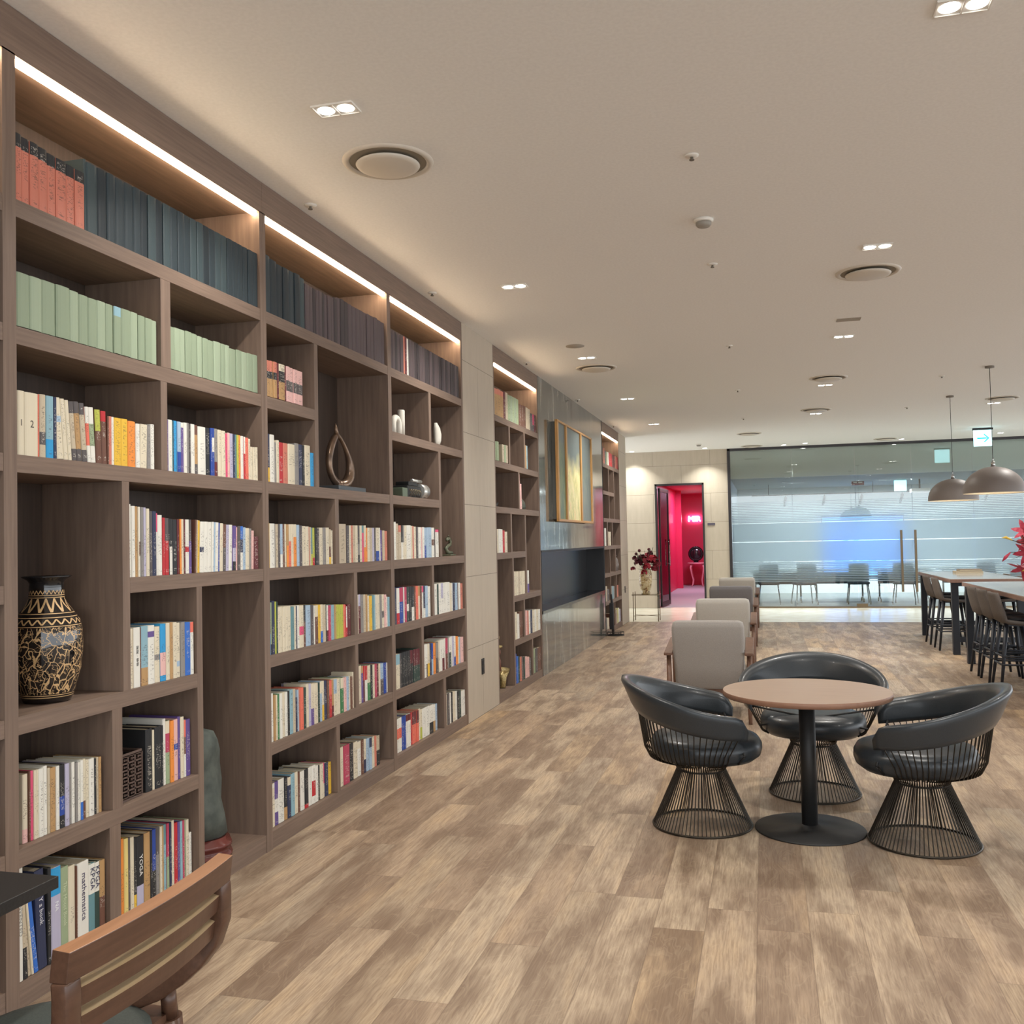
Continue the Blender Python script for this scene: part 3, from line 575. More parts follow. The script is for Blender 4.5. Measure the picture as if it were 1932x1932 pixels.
ROWS={
'16':(2.766,2.746,-0.008,'32,239,K2x 39,236,K2x 41,235,K2x 44,232,K2x 44,227,K2x 53,225,K2x 45,223,K2x 52,220,K2x 14,280,z 62,274,z 57,275,z 51,276,z 58,275,z 57,276,z 48,278,z 48,278,z 55,277,z 50,278,z 52,277,z 51,278,z 52,278,z 51,278,z 52,279,z 49,279,z 52,279,z 52,279,z 51,280,z 50,280,z 49,280,z 49,280,z 46,281,z 47,281,z 47,280,z 47,281,z'),
'15a':(2.328,2.747,-0.008,'64,189,g 58,190,p 71,192,g 71,193,g 50,190,p 53,187,g 51,186,g 50,188,p 48,188,g 45,188,q2g 59,189,g 49,190,p 45,186,g 46,185,g 38,185,p'),
'15b':(2.328,3.629,-0.008,'37,184,g 44,187,p 40,188,p 49,190,g 49,190,g 39,187,p 45,186,g 50,185,g 61,190,p 36,189,g 37,190,p 62,182,g 51,186,g 52,186,p 60,189,g 48,192,g'),
'14a':(1.880,2.751,-0.008,'34,224,C 64,223,C 7,223,X 29,225,B6E8B 38,224,q7S 17,224,N 38,224,C3L4C,5 24,224,C,5 20,222,C,5 25,220,E2B8E,5 29,223,E2T8E,5 28,221,E2B8E,5 19,211,W3X7W,4 31,212,W3P7W,4 31,207,J4F,3 31,206,R2F,2 10,190,F 20,191,x 16,191,W 43,190,Y 43,191,Y 47,187,O 27,181,W 46,182,C,-2 23,184,A 26,189,W'),
'14b':(1.880,3.597,-0.008,'18,221,V 31,223,W 5,220,Q 5,221,K 25,223,S 26,222,L6u 23,221,W1V 25,223,W 19,225,A 11,223,E 29,223,W 27,222,F2T8E 63,219,W 36,220,K 14,222,u 23,223,u2W5u 28,223,A7D 31,221,C 33,219,C 18,209,M 22,215,I 28,214,H 20,213,N 16,213,Q 16,213,J 23,214,O 24,212,W 15,210,W4R 29,208,X 24,205,C 22,167,C 22,167,C 20,168,C'),
'13a':(1.432,3.337,-0.008,'24,296,W 24,289,W 16,288,T 8,287,C 13,287,W5F7W 17,286,A 18,285,H 21,281,C 17,271,E 29,271,N 14,263,M3W 32,256,W 16,245,R 27,244,E4R 6,242,K 26,241,K5W 33,239,K 16,240,D 13,241,O 21,241,C 11,241,D 28,240,W5R6W 20,240,E4V'),
'13b':(1.432,3.802,-0.008,'11,240,F,-2 9,239,B,-2 21,237,Y,-2 32,232,W5N6W,-2 34,232,W,-2 30,231,W,-2 16,232,W,-2 13,231,L,-2 27,230,W,-2 15,228,u,-2 28,226,C,-2 27,222,F5E,-2 27,220,H,-2 31,220,W,-2 26,216,V5H8K,-2 18,209,I,-1 26,215,E,-1 27,214,U3N6W,-1 20,209,L,-1 35,205,C,-1 21,203,A,-1 22,193,I,-2 53,164,D'),
'12':(0.984,3.337,-0.008,'27,241,C 4,240,B 45,242,W 8,240,F 45,244,q7T 45,242,W1V2W 36,233,C5A6C 39,241,S5I9S 27,242,C 23,243,T 27,241,C 28,236,C7L8C 31,236,A 41,233,U 24,232,X2W'),
'11a':(0.536,2.793,-0.030,'25,236,C8I 8,242,F 16,241,M 13,240,C 11,239,C 24,239,W 19,243,W 13,232,B 30,228,T 18,228,W 28,229,K5u8K 23,226,H 13,224,A 17,224,W 12,220,A 16,216,W 15,221,W7U 17,222,C7F 17,215,C 30,215,W 10,210,K 13,213,B 17,211,T'),
'11b':(0.536,3.475,-0.030,'44,258,K 14,248,C 44,257,K 15,256,K 21,281,W 29,268,C2m5P 25,263,O 33,264,I4u5I 17,272,V 25,266,C 14,249,X3F6W 32,248,V'),
'10a':(0.088,2.737,-0.008,'27,381,W 23,353,B7K,3 17,349,B,6 10,344,C,6 22,312,U,7 44,346,N,3 17,337,K 50,328,S3H 42,313,P 36,305,C 7,296,F 60,302,W 35,279,W4Q 30,275,W4Z 33,271,T5F'),
'10b':(0.088,3.274,-0.030,'37,299,C4L6Y 18,306,O 26,301,y 13,298,E 24,295,C 18,285,K8Y 45,284,K7H 40,285,T 14,283,K 29,283,u6K 22,286,E4A 15,283,C 14,282,T 21,281,Q3q 17,281,m5P 15,280,N 21,284,C 23,268,R 17,266,V 18,264,q 16,262,m 16,262,P 20,257,C 20,193,W'),
'26':(2.766,4.457,-0.008,'64,304,z 74,295,z 68,289,z 69,289,z 64,291,z 65,293,z 58,286,z 50,265,e 49,264,e 38,265,k 36,266,e 39,267,e 40,269,k 41,267,e 41,268,e 42,270,e 46,277,k 47,288,e 53,291,k 61,288,k 56,287,e 59,285,e 60,285,e 56,287,e 58,287,e 59,289,e 60,290,e 60,293,e 63,289,e 63,287,e'),
'25':(2.328,4.464,-0.008,'50,188,x3K5T 32,191,x3K5T 38,192,x3K5T 21,191,D 65,191,C2K5T 17,191,D 38,192,I4E7I 44,191,I4E7I 45,189,I4E7I 68,189,I4E7I'),
'24':(1.880,4.458,-0.008,'43,250,N7Y 45,249,W 18,212,A 29,225,C 47,217,R 55,218,x 78,218,C 50,229,A 43,227,N 22,226,K 70,229,C 40,191,S'),
'23a':(1.432,4.462,-0.008,'22,234,Y 50,231,W 13,230,A 30,229,B 21,230,E 25,230,L7W 26,230,F 17,230,C 21,229,T5O 29,229,C4X 28,230,C 40,230,C3O 29,227,L 28,224,E 43,221,C 38,219,C 14,218,x 17,216,B 19,213,Q7J 29,213,J8R 31,213,K 30,209,E 47,214,C 36,215,A 43,215,C 22,206,B5F8Y 22,199,C'),
'23b':(1.432,5.308,-0.008,'117,239,B 39,230,E 31,231,C 28,231,x 36,232,B 38,232,C 31,230,E5A8K 35,232,C 31,232,Q2M 27,233,C6O 32,218,O 37,219,C 37,219,B 37,219,H 24,219,E 52,220,C7u 20,220,W 39,204,V 39,202,B 45,199,x'),
'22a':(0.984,4.457,-0.008,'22,273,Z6S 20,269,P8K 27,276,N 15,271,J 15,270,Z 28,239,C 26,240,C 32,239,C 23,239,C 41,238,C 30,231,Q 21,233,C 20,231,N 22,234,W 49,231,C5M7C 29,230,K4F 57,226,L 39,224,E 16,219,W 35,219,C3F 40,219,Y 28,218,C7U 32,215,B 17,212,Z 21,208,W7D 35,206,m 50,206,q 23,205,T 20,203,J 22,202,J 22,200,J 31,199,J 27,197,X 12,194,R 26,182,W7R 47,193,D'),
'22b':(0.984,5.567,-0.008,'17,244,C 48,244,H3D 38,241,A 34,239,B 32,237,T 29,228,C 41,225,Y 28,227,Q 22,226,q 41,226,C 46,223,C 32,218,A 42,221,C5E7C 37,218,I 24,202,W 28,199,q'),
'21a':(0.536,4.457,-0.008,'48,248,W 18,237,T 20,233,C 24,234,G 25,235,W 33,234,C 25,233,W 26,233,K 40,235,q 27,233,B 20,183,N 18,223,L 20,230,x 34,228,X 31,223,Z 32,238,C 32,234,H 36,230,C6V 50,226,C 25,224,Z 25,228,C3L 28,226,C6Y 37,223,N 26,220,F 40,215,X4R 22,213,T7D 49,213,L4C 46,210,C 42,208,C3G 38,204,I 33,203,L 29,203,C 27,195,F 22,220,C'),
'21b':(0.536,5.609,-0.030,'61,238,C 34,233,T2V 24,229,R4D 37,227,R4W 48,224,C5G 32,219,K 39,217,C 39,216,m 33,213,D 29,210,C 51,207,L5E 47,205,u 29,200,W'),
'20a':(0.088,4.457,-0.030,'36,221,C 54,223,W1C 39,225,V4W7V 63,226,W 35,220,K7T 35,216,C2N 41,225,q 42,223,C 24,215,F 47,212,W 46,212,K9R 45,212,W 45,212,W4R8W 33,202,W 27,194,K 40,196,C 20,195,M6C 44,190,N 40,182,Y'),
'20b':(0.088,5.337,-0.030,'50,234,C 85,234,m 64,226,K 65,223,C 53,214,C2W 39,215,F 34,211,C6N 51,205,L 41,203,N3L 47,199,C 31,196,x 60,192,B5K'),
'36':(2.766,6.177,-0.008,'55,271,e 51,272,e 52,272,k 58,271,e 59,271,e 33,274,x 33,274,D 41,272,W 56,271,e 66,270,e 58,270,k 53,271,k 53,271,e 55,271,e 55,271,k 56,271,k 57,270,e 58,270,k 59,270,e 53,271,e 53,271,k 55,270,k 55,270,e 56,270,k 57,270,e 57,270,k 58,269,k 59,269,e 53,269,k'),
'33':(1.432,6.177,-0.008,'31,268,C4E7C 42,263,W 42,252,B 49,240,x2B 35,240,K5W 33,239,A5C 41,240,C 85,242,W 29,239,C 34,238,x 47,233,C 39,231,E 38,230,W 30,230,W 31,230,I 39,231,W 47,229,L6u 51,230,L 64,231,L 58,229,W4F6W 22,224,E 84,215,M1W'),
'32a':(0.984,6.177,-0.008,'33,251,m1N 34,250,N 54,249,W7R 73,250,m4u 18,250,W 53,248,m 40,250,Z5W7Z 51,249,K 49,245,K6W 32,245,F 57,245,X 38,242,T3C 36,240,F 42,240,M2W 33,237,N7W 54,236,L 61,229,W'),
'32b':(0.984,6.997,-0.008,'20,240,M 77,239,W 28,234,Z 58,239,W 58,238,H5W 59,238,W 106,239,W 43,230,C 37,226,W 57,222,N 64,223,L 26,218,F 44,220,W 80,211,x'),
'31a':(0.536,6.177,-0.008,'34,239,q3C 37,239,q3C 38,239,q3C 23,239,E 21,239,K 21,240,K 21,240,K 22,240,K 22,240,K 21,240,K 22,239,K 22,240,K 23,239,D4K 19,238,D4K 19,236,D4K 28,238,D5Z 24,236,D5Z 28,235,D5Z 31,234,D5Z 31,233,D5Z'),
'31b':(0.536,6.748,-0.008,'81,247,W 21,243,W6E 57,243,C6Y 33,238,N 33,238,u5L 62,236,O 58,234,A5E 44,238,C 50,240,W 51,239,W6D 35,243,W 47,242,m5F 31,241,A 58,242,W5Z 31,242,W 38,240,H 49,237,W7u 71,228,O 28,220,C 30,218,L 77,210,I'),
'30a':(0.088,6.211,-0.030,'48,232,W3X6W 46,234,W3X6W 47,235,W3X6W 40,234,u 38,233,u 48,233,D2W 48,232,D2W 32,232,R 44,232,D4X 45,229,D4X 45,227,D4X 39,230,C 41,219,C6J 75,218,W 79,218,W 86,213,W6K 50,206,W6T 50,202,L'),
'30b':(0.088,7.237,-0.008,'55,242,C 58,246,E 41,242,W 40,244,K 69,238,C 48,232,W 45,227,K 63,221,Z 103,210,W'),
'46':(2.766,8.812,-0.008,'65,266,W 110,261,x2T 116,269,x2T 98,266,x2T 78,274,D 83,277,B 99,266,P 86,270,p 88,272,P 85,273,p 87,272,P 112,231,F 103,235,F 96,240,F 93,235,B 122,233,B 97,195,E 81,195,M6E 77,200,D'),
'45a':(2.328,8.823,-0.008,'83,182,P 84,185,P'),
'45b':(2.328,9.110,-0.008,'71,174,B 73,176,P 74,178,B'),
'45c':(2.328,10.072,-0.008,'51,253,T 55,253,q'),
'44':(1.880,9.753,-0.008,'52,362,I,3 69,266,I,3'),
'43':(1.432,8.835,-0.008,'78,230,C 82,231,W 74,229,W 85,218,R 98,206,C'),
'42a':(0.984,9.467,-0.008,'81,245,C 90,243,C 84,240,B 84,240,C 122,240,C'),
'42b':(0.984,10.041,-0.008,'72,237,W6V'),
'41a':(0.536,9.483,-0.008,'93,277,C 83,252,W 71,269,F 68,269,F'),
'41b':(0.536,9.914,-0.008,'71,263,I 76,252,x 91,251,W 79,250,N 94,240,C 87,240,W 87,234,C 109,229,W'),
'40a':(0.088,9.432,-0.008,'79,302,u 69,270,U 62,261,Z 78,247,x 80,242,E 61,232,Z 95,222,I 92,207,I 86,188,E'),
'40b':(0.088,10.222,-0.008,'109,263,P 111,258,E 165,253,F'),
'56':(2.766,15.142,-0.008,'187,261,F 163,255,x 138,223,E 159,218,P 126,225,W 188,225,R 181,222,R 140,216,F 155,224,D 159,222,x 174,216,R'),
'53a':(1.432,15.275,-0.008,'152,285,W'),
'53b':(1.432,15.582,-0.008,'171,232,B 175,228,C'),
'51a':(0.536,15.144,-0.008,'133,249,A 141,242,B 219,188,E'),
'51b':(0.536,15.844,-0.008,'105,218,A 133,212,q 136,200,A'),
'51c':(0.536,16.424,-0.008,'98,204,x 129,199,x'),
'50a':(0.088,15.199,-0.008,'152,186,A 169,173,C'),
'50b':(0.088,16.215,-0.008,'117,175,F 119,238,B 128,244,J,5 144,234,W,6 131,208,H,6'),
'50c':(0.088,15.848,-0.008,'119,210,F 121,191,F'),
}

SHN = {'6': 'lit top shelf', '5': 'sixth shelf up', '4': 'fifth shelf up', '3': 'fourth shelf up', '2': 'third shelf up', '1': 'second shelf up', '0': 'bottom shelf'}
BCN = {'1': 'nearest bookcase', '2': 'second bookcase', '3': 'third bookcase', '4': 'bookcase past pier', '5': 'farthest bookcase'}
SD = {'a': 'left ', 'b': 'right ', 'c': 'rightmost '}
ORD = ['leftmost'] + [a+' from left' for a in 'second third fourth fifth sixth seventh eighth ninth tenth eleventh twelfth thirteenth fourteenth fifteenth sixteenth seventeenth eighteenth nineteenth twentieth'.split()]
ORD += ['twenty-'+a+' from left' for a in 'first second third fourth fifth sixth seventh eighth ninth'.split()] + ['thirtieth from left'] + ['thirty-'+a+' from left' for a in 'first second third fourth fifth sixth seventh'.split()]
import re
def parse(code):
    parts = re.findall(r'([A-Za-z])(\d?)', code)
    return [(c, int(d)/10 if d else 1.0) for c, d in parts]
def book_cover(bm, w_, h_, d, bands, seed, M=None, pages=False, marks=True):
    """spine at x=0 facing +x, centred on y=0, base z=0; bands from the top"""
    cl = bm.loops.layers.float_color.get('Col') or bm.loops.layers.float_color.new('Col')
    uv = bm.loops.layers.uv.get('UV') or bm.loops.layers.uv.new('UV')
    t = w_/2-.0004; bt = min(.0022, t*.4); start = len(bm.verts)
    def col(c, j=0): r, g, b_, _ = S(*PAL[c]); return (r, g, b_, seed)
    prof = [(-.004, -t), (-.0012, -t*.8), (0, -t*.4), (0, t*.4), (-.0012, t*.8), (-.004, t)] if w_ > .016 else [(-.002, -t), (0, -t*.5), (0, t*.5), (-.002, t)]
    inn = [(-.006, t-bt), (-.006, -t+bt)]
    vs = []
    def face(v, c, uvs=None):
        f = bm.faces.new(v)
        for i, l in enumerate(f.loops):
            l[cl] = c; l[uv].uv = uvs[i] if uvs else (-5, -5)
        return f
    zt = h_; main = max(bands, key=lambda q: q[1])[0]; prev = 0
    us = [i/(len(prof)-1) for i in range(len(prof))]
    for c, fr in bands:
        zb = h_*(1-fr)
        a = [bm.verts.new((x, y, zt)) for x, y in prof]; b = [bm.verts.new((x, y, zb)) for x, y in prof]
        for i in range(len(prof)-1):
            face((a[i], b[i], b[i+1], a[i+1]), col(c), [(us[i], zt), (us[i], zb), (us[i+1], zb), (us[i+1], zt)] if marks else None)
        zt = zb
    sp_ = [(fr-(bands[i_-1][1] if i_ else 0), c) for i_, (c, fr) in enumerate(bands)]; mc = col(max(sp_)[1])
    for s in (-1, 1):
        ya, yb = (s*t, s*(t-bt)); x0, x1 = -.004 if w_ > .016 else -.002, -d
        q = [bm.verts.new((x, y, z)) for x in (x0, x1) for y in (ya, yb) for z in (0, h_)]
        for f in ((0, 1, 3, 2), (4, 6, 7, 5), (0, 4, 5, 1), (2, 3, 7, 6), (0, 2, 6, 4), (1, 5, 7, 3)): face([q[i] for i in f], mc)
    a = [bm.verts.new((x, y, h_)) for x, y in prof+inn]; face(a, mc)
    a = [bm.verts.new((x, y, 0)) for x, y in prof+inn]; face(a[::-1], mc)
    if pages:
        q = [bm.verts.new((x, y, z)) for x in (-.005, -d+.004) for y in (-t+bt, t-bt) for z in (.003, h_-.003)]
        for f in ((0, 1, 3, 2), (4, 6, 7, 5), (0, 4, 5, 1), (2, 3, 7, 6), (0, 2, 6, 4), (1, 5, 7, 3)): face([q[i] for i in f], S(206, 196, 172))
    if M is not None:
        for v in bm.verts[start:] if False else list(bm.verts)[start:]: v.co = M @ v.co
books = []
rnd = random.Random(3)
for key, (z0, y0, xs_, dat) in ROWS.items():
    y = y0
    items = dat.split(' ')
    for i, it in enumerate(items):
        q = it.split(','); t_, h_ = int(q[0])/1000, int(q[1])/1000; bands = parse(q[2]); lean = float(q[3]) if len(q) > 3 else 0
        if len(bands) > 1: bands[-1] = (bands[-1][0], 1.0)
        yc = y+t_/2; y += t_; r2_ = 2.468**2+yc**2+(z0+h_/2-1.55)**2
        hid = .35 if key[1] == '0' and key[0] == '1' else 1
        books.append([t_*h_*2.468/r2_**1.5, key, i, len(items), z0, yc, xs_, t_, h_, bands, lean])
books.sort(key=lambda b_: -b_[0])
NB = 300
TXT = {('10a', 8): ('The Hotel Book', .024, (190, 200, 168)), ('10a', 11): ('mathematica', .034, (70, 62, 90)), ('10a', 12): ('KPGA', .032, (50, 52, 84)), ('10a', 13): ('KPGA', .032, (50, 52, 84)), ('12', 2): ('是是·非非', .021, (60, 58, 56)), ('14a', 0): ('1', .032, (90, 82, 72)), ('14a', 1): ('2', .036, (90, 82, 72)), ('10a', 5): ('Y a book', .026, (200, 200, 205)), ('10a', 7): ('NA', .024, (225, 228, 230)), ('10b', 6): ('YOGA', .030, (225, 225, 220)), ('10a', 0): ('REINVENTED', .024, (150, 148, 140))}
TM = {}
stuff = NEW()
for n_, (_, key, i, cnt, z0, yc, xs_, t_, h_, bands, lean) in enumerate(books):
    seed = rnd.random(); bands = [(rnd.choice('zjlz') if c_ == 'z' else c_, f_) for c_, f_ in bands]; d = .15+.04*rnd.random() if h_ < .26 else .2+.02*rnd.random()
    if key[1] in '01' and key[0] == '1': d += .03
    dx = -.006*rnd.random()
    if lean:
        Mx = Matrix.Rotation(math.radians(lean), 4, 'X'); lift = abs(math.sin(math.radians(lean)))*t_/2
    if n_ < NB:
        mkf = (key, i) not in TXT and key not in ('15a', '15b') and bands[0][0] not in 'zjlek'; b = NEW(); book_cover(b, t_, h_, d, bands, seed, marks=mkf)
        o = mk('book', b, BOOKM); o.location = (xs_+dx, yc, z0+.0008+(lift if lean else 0)); o.rotation_euler = (math.radians(lean), 0, 0)
        b = NEW(); box(b, -d+.004, -.0062, -t_/2+.003 if t_ > .008 else -t_/5, t_/2-.003 if t_ > .008 else t_/5, .0025, h_-.0035); mk('page_block', b, PAGE, o)
        cn = [CN[c] for c, _f in bands]; u_ = []
        for c in cn:
            if c not in u_: u_.append(c)
        cname = u_[0] if len(u_) == 1 else u_[0]+' and '+u_[1]
        nm = 'book' if key not in ('16', '26', '36') else 'volume'
        pos = ORD[i] if i < cnt-1 or cnt < 2 else 'rightmost'
        tag(o, '%s %s, %s, %s, %s%s' % (cname.replace(' and ', '-'), nm, pos, SHN[key[1]], (SD[key[2]]+'part, ') if len(key) > 2 else '', BCN[key[0]]), 'book', 'books on the %s of the %s' % (SHN[key[1]], BCN[key[0]]))
        if (key, i) in TXT:
            s_, sz, cc = TXT[(key, i)]
            if cc not in TM: TM[cc] = mat('title_ink', S(*cc), .6)
            sz = min(sz, t_*1.15)
            if key in ('12',):
                s_ = '\n'.join(s_); tt = text(s_, sz*.8, TM[cc], (.0006, 0, h_*.52), (math.pi/2, 0, math.pi/2), o)
            elif s_ in '12': tt = text(s_, sz, TM[cc], (.0006, 0, h_*.5), (math.pi/2, 0, math.pi/2), o)
            else: tt = text(s_, sz, TM[cc], (.0006, 0, h_*(.8 if s_ == 'KPGA' else .58)), (math.pi/2, math.pi/2, math.pi/2), o)
    else:
        Mt = Matrix.Translation((xs_+dx, yc, z0+.0008+(lift if lean else 0)))
        if lean: Mt = Mt @ Mx
        book_cover(stuff, t_, h_, d*.9, bands, seed, Mt, pages=True, marks=bands[0][0] not in 'zjlek')
o = mk('books', stuff, BOOKM); tag(o, 'the remaining smaller books standing in rows on the bookcase shelves', 'books', None, 'stuff')
# books lying flat / loose
e = None
for i, (x, y, z_, sx, sy, sz, c, rz, lab) in enumerate(((5.28, 14.95, .951, .36, .26, .03, 'B', .1, 'beige flat book lying on the farther high table, lower one'), (5.30, 14.95, .982, .30, .22, .024, 'F', -.1, 'brown flat book on top of the beige book, farther table'))):
    b = NEW(); book_cover(b, sz, sx, sy, [(c, 1.0)], .5); o = mk('book', b, BOOKM); o.location = (x, y-sy/2, z_+sz/2)
    o.rotation_euler = (0, math.pi/2, 0); o.rotation_euler = Matrix(((0, 0, 1), (1, 0, 0), (0, 1, 0))).to_euler(); o.location = (x-sx/2, y+sy/2, z_+sz/2)
    b = NEW(); box(b, -sy+.004, -.0062, -sz/2+.003, sz/2-.003, .0025, sx-.0035); mk('page_block', b, PAGE, o); tag(o, lab, 'book')
# ================================================================ DECOR ON THE SHELVES
def vase_pattern():
    m = mat('black_gold_glaze', rough=.12, spec=.6, coat=.4); k = N(m); x, y, z = k.sep(k.coord())
    a = k.math('ARCTAN2', y, x)
    def zig(n, z0, z1):
        fr = k.math('FRACT', k.math('MULTIPLY', a, n/(2*math.pi))); tri = k.math('ABSOLUTE', k.math('SUBTRACT', k.math('MULTIPLY', fr, 2), 1))
        tz = k.math('DIVIDE', k.math('SUBTRACT', z, z0), z1-z0); inb = k.math('MULTIPLY', k.math('GREATER_THAN', z, z0), k.math('LESS_THAN', z, z1))
        return k.math('MULTIPLY', inb, k.math('LESS_THAN', k.math('ABSOLUTE', k.math('SUBTRACT', tz, tri)), .22))
    def line(z0, w_): return k.math('LESS_THAN', k.math('ABSOLUTE', k.math('SUBTRACT', z, z0)), w_)
    msk = k.math('MAXIMUM', zig(26, .40, .415), zig(14, .335, .385))
    msk = k.math('MAXIMUM', msk, zig(22, .29, .31))
    for z0 in (.022, .03, .284, .316, .33, .388, .396): msk = k.math('MAXIMUM', msk, line(z0, .0014))
    v = k.n('ShaderNodeTexVoronoi', feature='DISTANCE_TO_EDGE'); v.inputs['Scale'].default_value = 1
    nz = k.noise(k.coord(), 9, 3, .6)
    k.l(k.vec(k.math('ADD', k.math('MULTIPLY', a, 4), k.math('MULTIPLY', nz, 3)), 0, k.math('ADD', k.math('MULTIPLY', z, 22), k.math('MULTIPLY', nz, 3))), v.inputs['Vector'])
    belly = k.math('MULTIPLY', k.math('GREATER_THAN', z, .035), k.math('LESS_THAN', z, .28))
    n3 = k.noise(k.coord(), 26, 2, .6, 1.5)
    pat = k.math('MAXIMUM', k.math('LESS_THAN', v.outputs['Distance'], .035), k.math('LESS_THAN', k.math('ABSOLUTE', k.math('SUBTRACT', n3, .56)), .013))
    msk = k.math('MAXIMUM', msk, k.math('MULTIPLY', pat, belly))
    k.base(k.mix(msk, S(26, 22, 22), S(206, 170, 120))); k.l(k.math('MULTIPLY', msk, .5), k.b.inputs['Roughness']); return m
vs_ = thing('vase', 'tall black vase carved with gold figures, in the left niche', 'vase', (-.15, 3.045, L2+.001))
b = NEW(); lathe(b, [(0, 0), (.082, 0), (.086, .01), (.10, .05), (.118, .12), (.125, .20), (.124, .26), (.115, .30), (.092, .335), (.07, .365), (.062, .385), (.060, .425)], 48, cap=False); mk('body', b, vase_pattern(), vs_)
b = NEW(); lathe(b, [(.060, .425), (.058, .44), (.066, .452), (.084, .462), (.088, .467), (.080, .468), (.055, .455), (.05, .41), (.0, .40)], 48, cap=False); mk('neck_rim', b, BGLOSS, vs_)
sr = thing('scholar_stone', 'smooth grey-green standing stone on a rosewood base in the tall niche', 'stone', (-.14, 4.06, L0+.001))
rs_ = random.Random(5)
b = NEW(); prof = [(.075, .07), (.115, .10), (.125, .18), (.118, .26), (.122, .34), (.112, .42), (.116, .49), (.10, .545), (.075, .585), (.03, .60), (0, .602)]
secs = []
for r, z_ in prof[:-1]:
    cx = .012*math.sin(z_*13); cy = -.045*(z_/.6)**1.3+.012*math.sin(z_*19+1)
    secs.append([Vector((cx+r*.72*(1+.07*math.sin(3*a+z_*9))*math.cos(a), cy+r*(1+.07*math.sin(2*a+z_*14))*math.sin(a), z_)) for a in [2*math.pi*j/20 for j in range(20)]])
sweep(b, None, secs); mk('stone', b, speckle('grey_green_stone', (70, 76, 72), (92, 98, 92), 14, .6, .3, 4, .3), sr)
b = NEW(); pr = lambda s, z_: [Vector((s*.12*math.cos(a)*(1+.08*math.cos(4*a)), s*.155*math.sin(a)*(1+.08*math.cos(4*a))-.0, z_)) for a in [2*math.pi*j/32 for j in range(32)]]
sweep(b, None, [pr(1.0, 0), pr(1.02, .012), pr(.9, .022), pr(.88, .04), pr(1.0, .05), pr(.98, .062), pr(.8, .07), pr(.78, .088)]); mk('carved_base', b, REDWOOD, sr)
lb = thing('lattice_box', 'brown openwork box with square lattice sides beside black books', 'box', (-.10, 3.372, L1+.001))
b = NEW(); hx, hy, hh, t_ = .07, .066, .19, .004
for (ax, c, lo, hi) in (('x', hx, -hy, hy), ('x', -hx, -hy, hy), ('y', hy, -hx, hx), ('y', -hy, -hx, hx)):
    def bar(u0, u1, z0, z1):
        if ax == 'x': box(b, c-t_/2, c+t_/2, u0, u1, z0, z1)
        else: box(b, u0, u1, c-t_/2, c+t_/2, z0, z1)
    bar(lo, hi, 0, .012); bar(lo, hi, hh-.012, hh)
    nC, nR = 3, 6; cw = (hi-lo)/nC; ch = (hh-.024)/nR
    for i in range(nC+1): bar(lo+i*cw-.004, lo+i*cw+.004, .01, hh-.01)
    for j in range(nR+1): bar(lo, hi, .012+j*ch-.003, .012+j*ch+.003)
    for i in range(nC):
        for j in range(nR):
            u, z_ = lo+i*cw, .012+j*ch; bar(u+cw*.4, u+cw*.6, z_+ch*.35, z_+ch*.65); bar(u+cw*.5, u+cw, z_+ch*.42, z_+ch*.58)
mk('lattice_side', b, mat('brown_lattice', S(92, 74, 66), .6), lb)
b = NEW(); box(b, -hx, hx, -hy, hy, 0, .004); mk('bottom', b, BLACK, lb)
sc = thing('bronze_sculpture', 'bronze teardrop sculpture with open centre on a dark plinth', 'sculpture', (-.13, 5.58, L4+.001))
BRZ = speckle('patinated_bronze', (96, 78, 66), (132, 108, 88), 12, .3, .6, metal=.55)
b = NEW(); box(b, -.10, .10, -.21, .20, 0, .028); mk('plinth', b, mat('slate_plinth', S(66, 70, 74), .35), sc, bevel=.003)
pts = []; rr = []
for i in range(36):
    a = 2*math.pi*i/36; y_ = .125*math.sin(a)*(abs(math.cos(a/2))**.15); 
    s_ = .5-.5*math.cos(a)                       # 0 bottom .. 1 top
    wdt = .135*math.sin(a)*(1-.62*s_**1.6)
    pts.append((.02*math.sin(a*1), wdt-.05*s_+.04, .045+.31*s_)); rr.append(.030*(1-.45*s_)+.006*math.sin(2*a))
b = NEW(); tube(b, pts, rr, 12, True); mk('ring', b, BRZ, sc)
b = NEW(); tube(b, [(0, -.012, .34), (0, -.03, .40), (0, -.035, .43)], [.02, .012, .003], 10); tube(b, [(0, .0, .025), (0, .01, .06)], .03, 12); mk('tip', b, BRZ, sc)
ty = thing('antique_machine', 'old black typewriter-like machine with a chrome drum on shelf', 'ornament', (-.12, 6.75, L4+.001))
b = NEW(); box(b, -.07, .07, -.16, .13, .0, .09); box(b, -.06, .05, -.08, .10, .09, .125); mk('body', b, BLACKM, ty, bevel=.008)
b = NEW(); tube(b, [(.04, .13, .06), (.04, .26, .06)], .056, 24); tube(b, [(.04, .0, .135), (.04, .2, .135)], .012, 10); mk('chrome_drum', b, mat('bright_silver', S(205, 205, 200), .25, .6), ty)
b = NEW(); box(b, -.05, .07, -.26, -.16, 0, .07); mk('green_block', b, mat('dull_green_enamel', S(92, 104, 86), .5), ty, bevel=.006)
b = NEW()
for i in range(7): tube(b, [(.072, -.13+i*.035, .01), (.085, -.125+i*.035, .04), (.06, -.12+i*.035, .08)], .003, 5)
tube(b, [(.0, -.06, .12), (.0, .16, .115)], .006, 8); mk('key_levers', b, STEEL, ty)
b = NEW(); box(b, -.008, .008, -.11, .13, 0, .20); o = mk('picture_card', b, speckle('brown_picture', (118, 88, 74), (150, 116, 96), 30, .5)); o.location = (-.26, 6.66, L4+.001); tag(o, 'small brown picture card standing behind the typewriter', 'card')
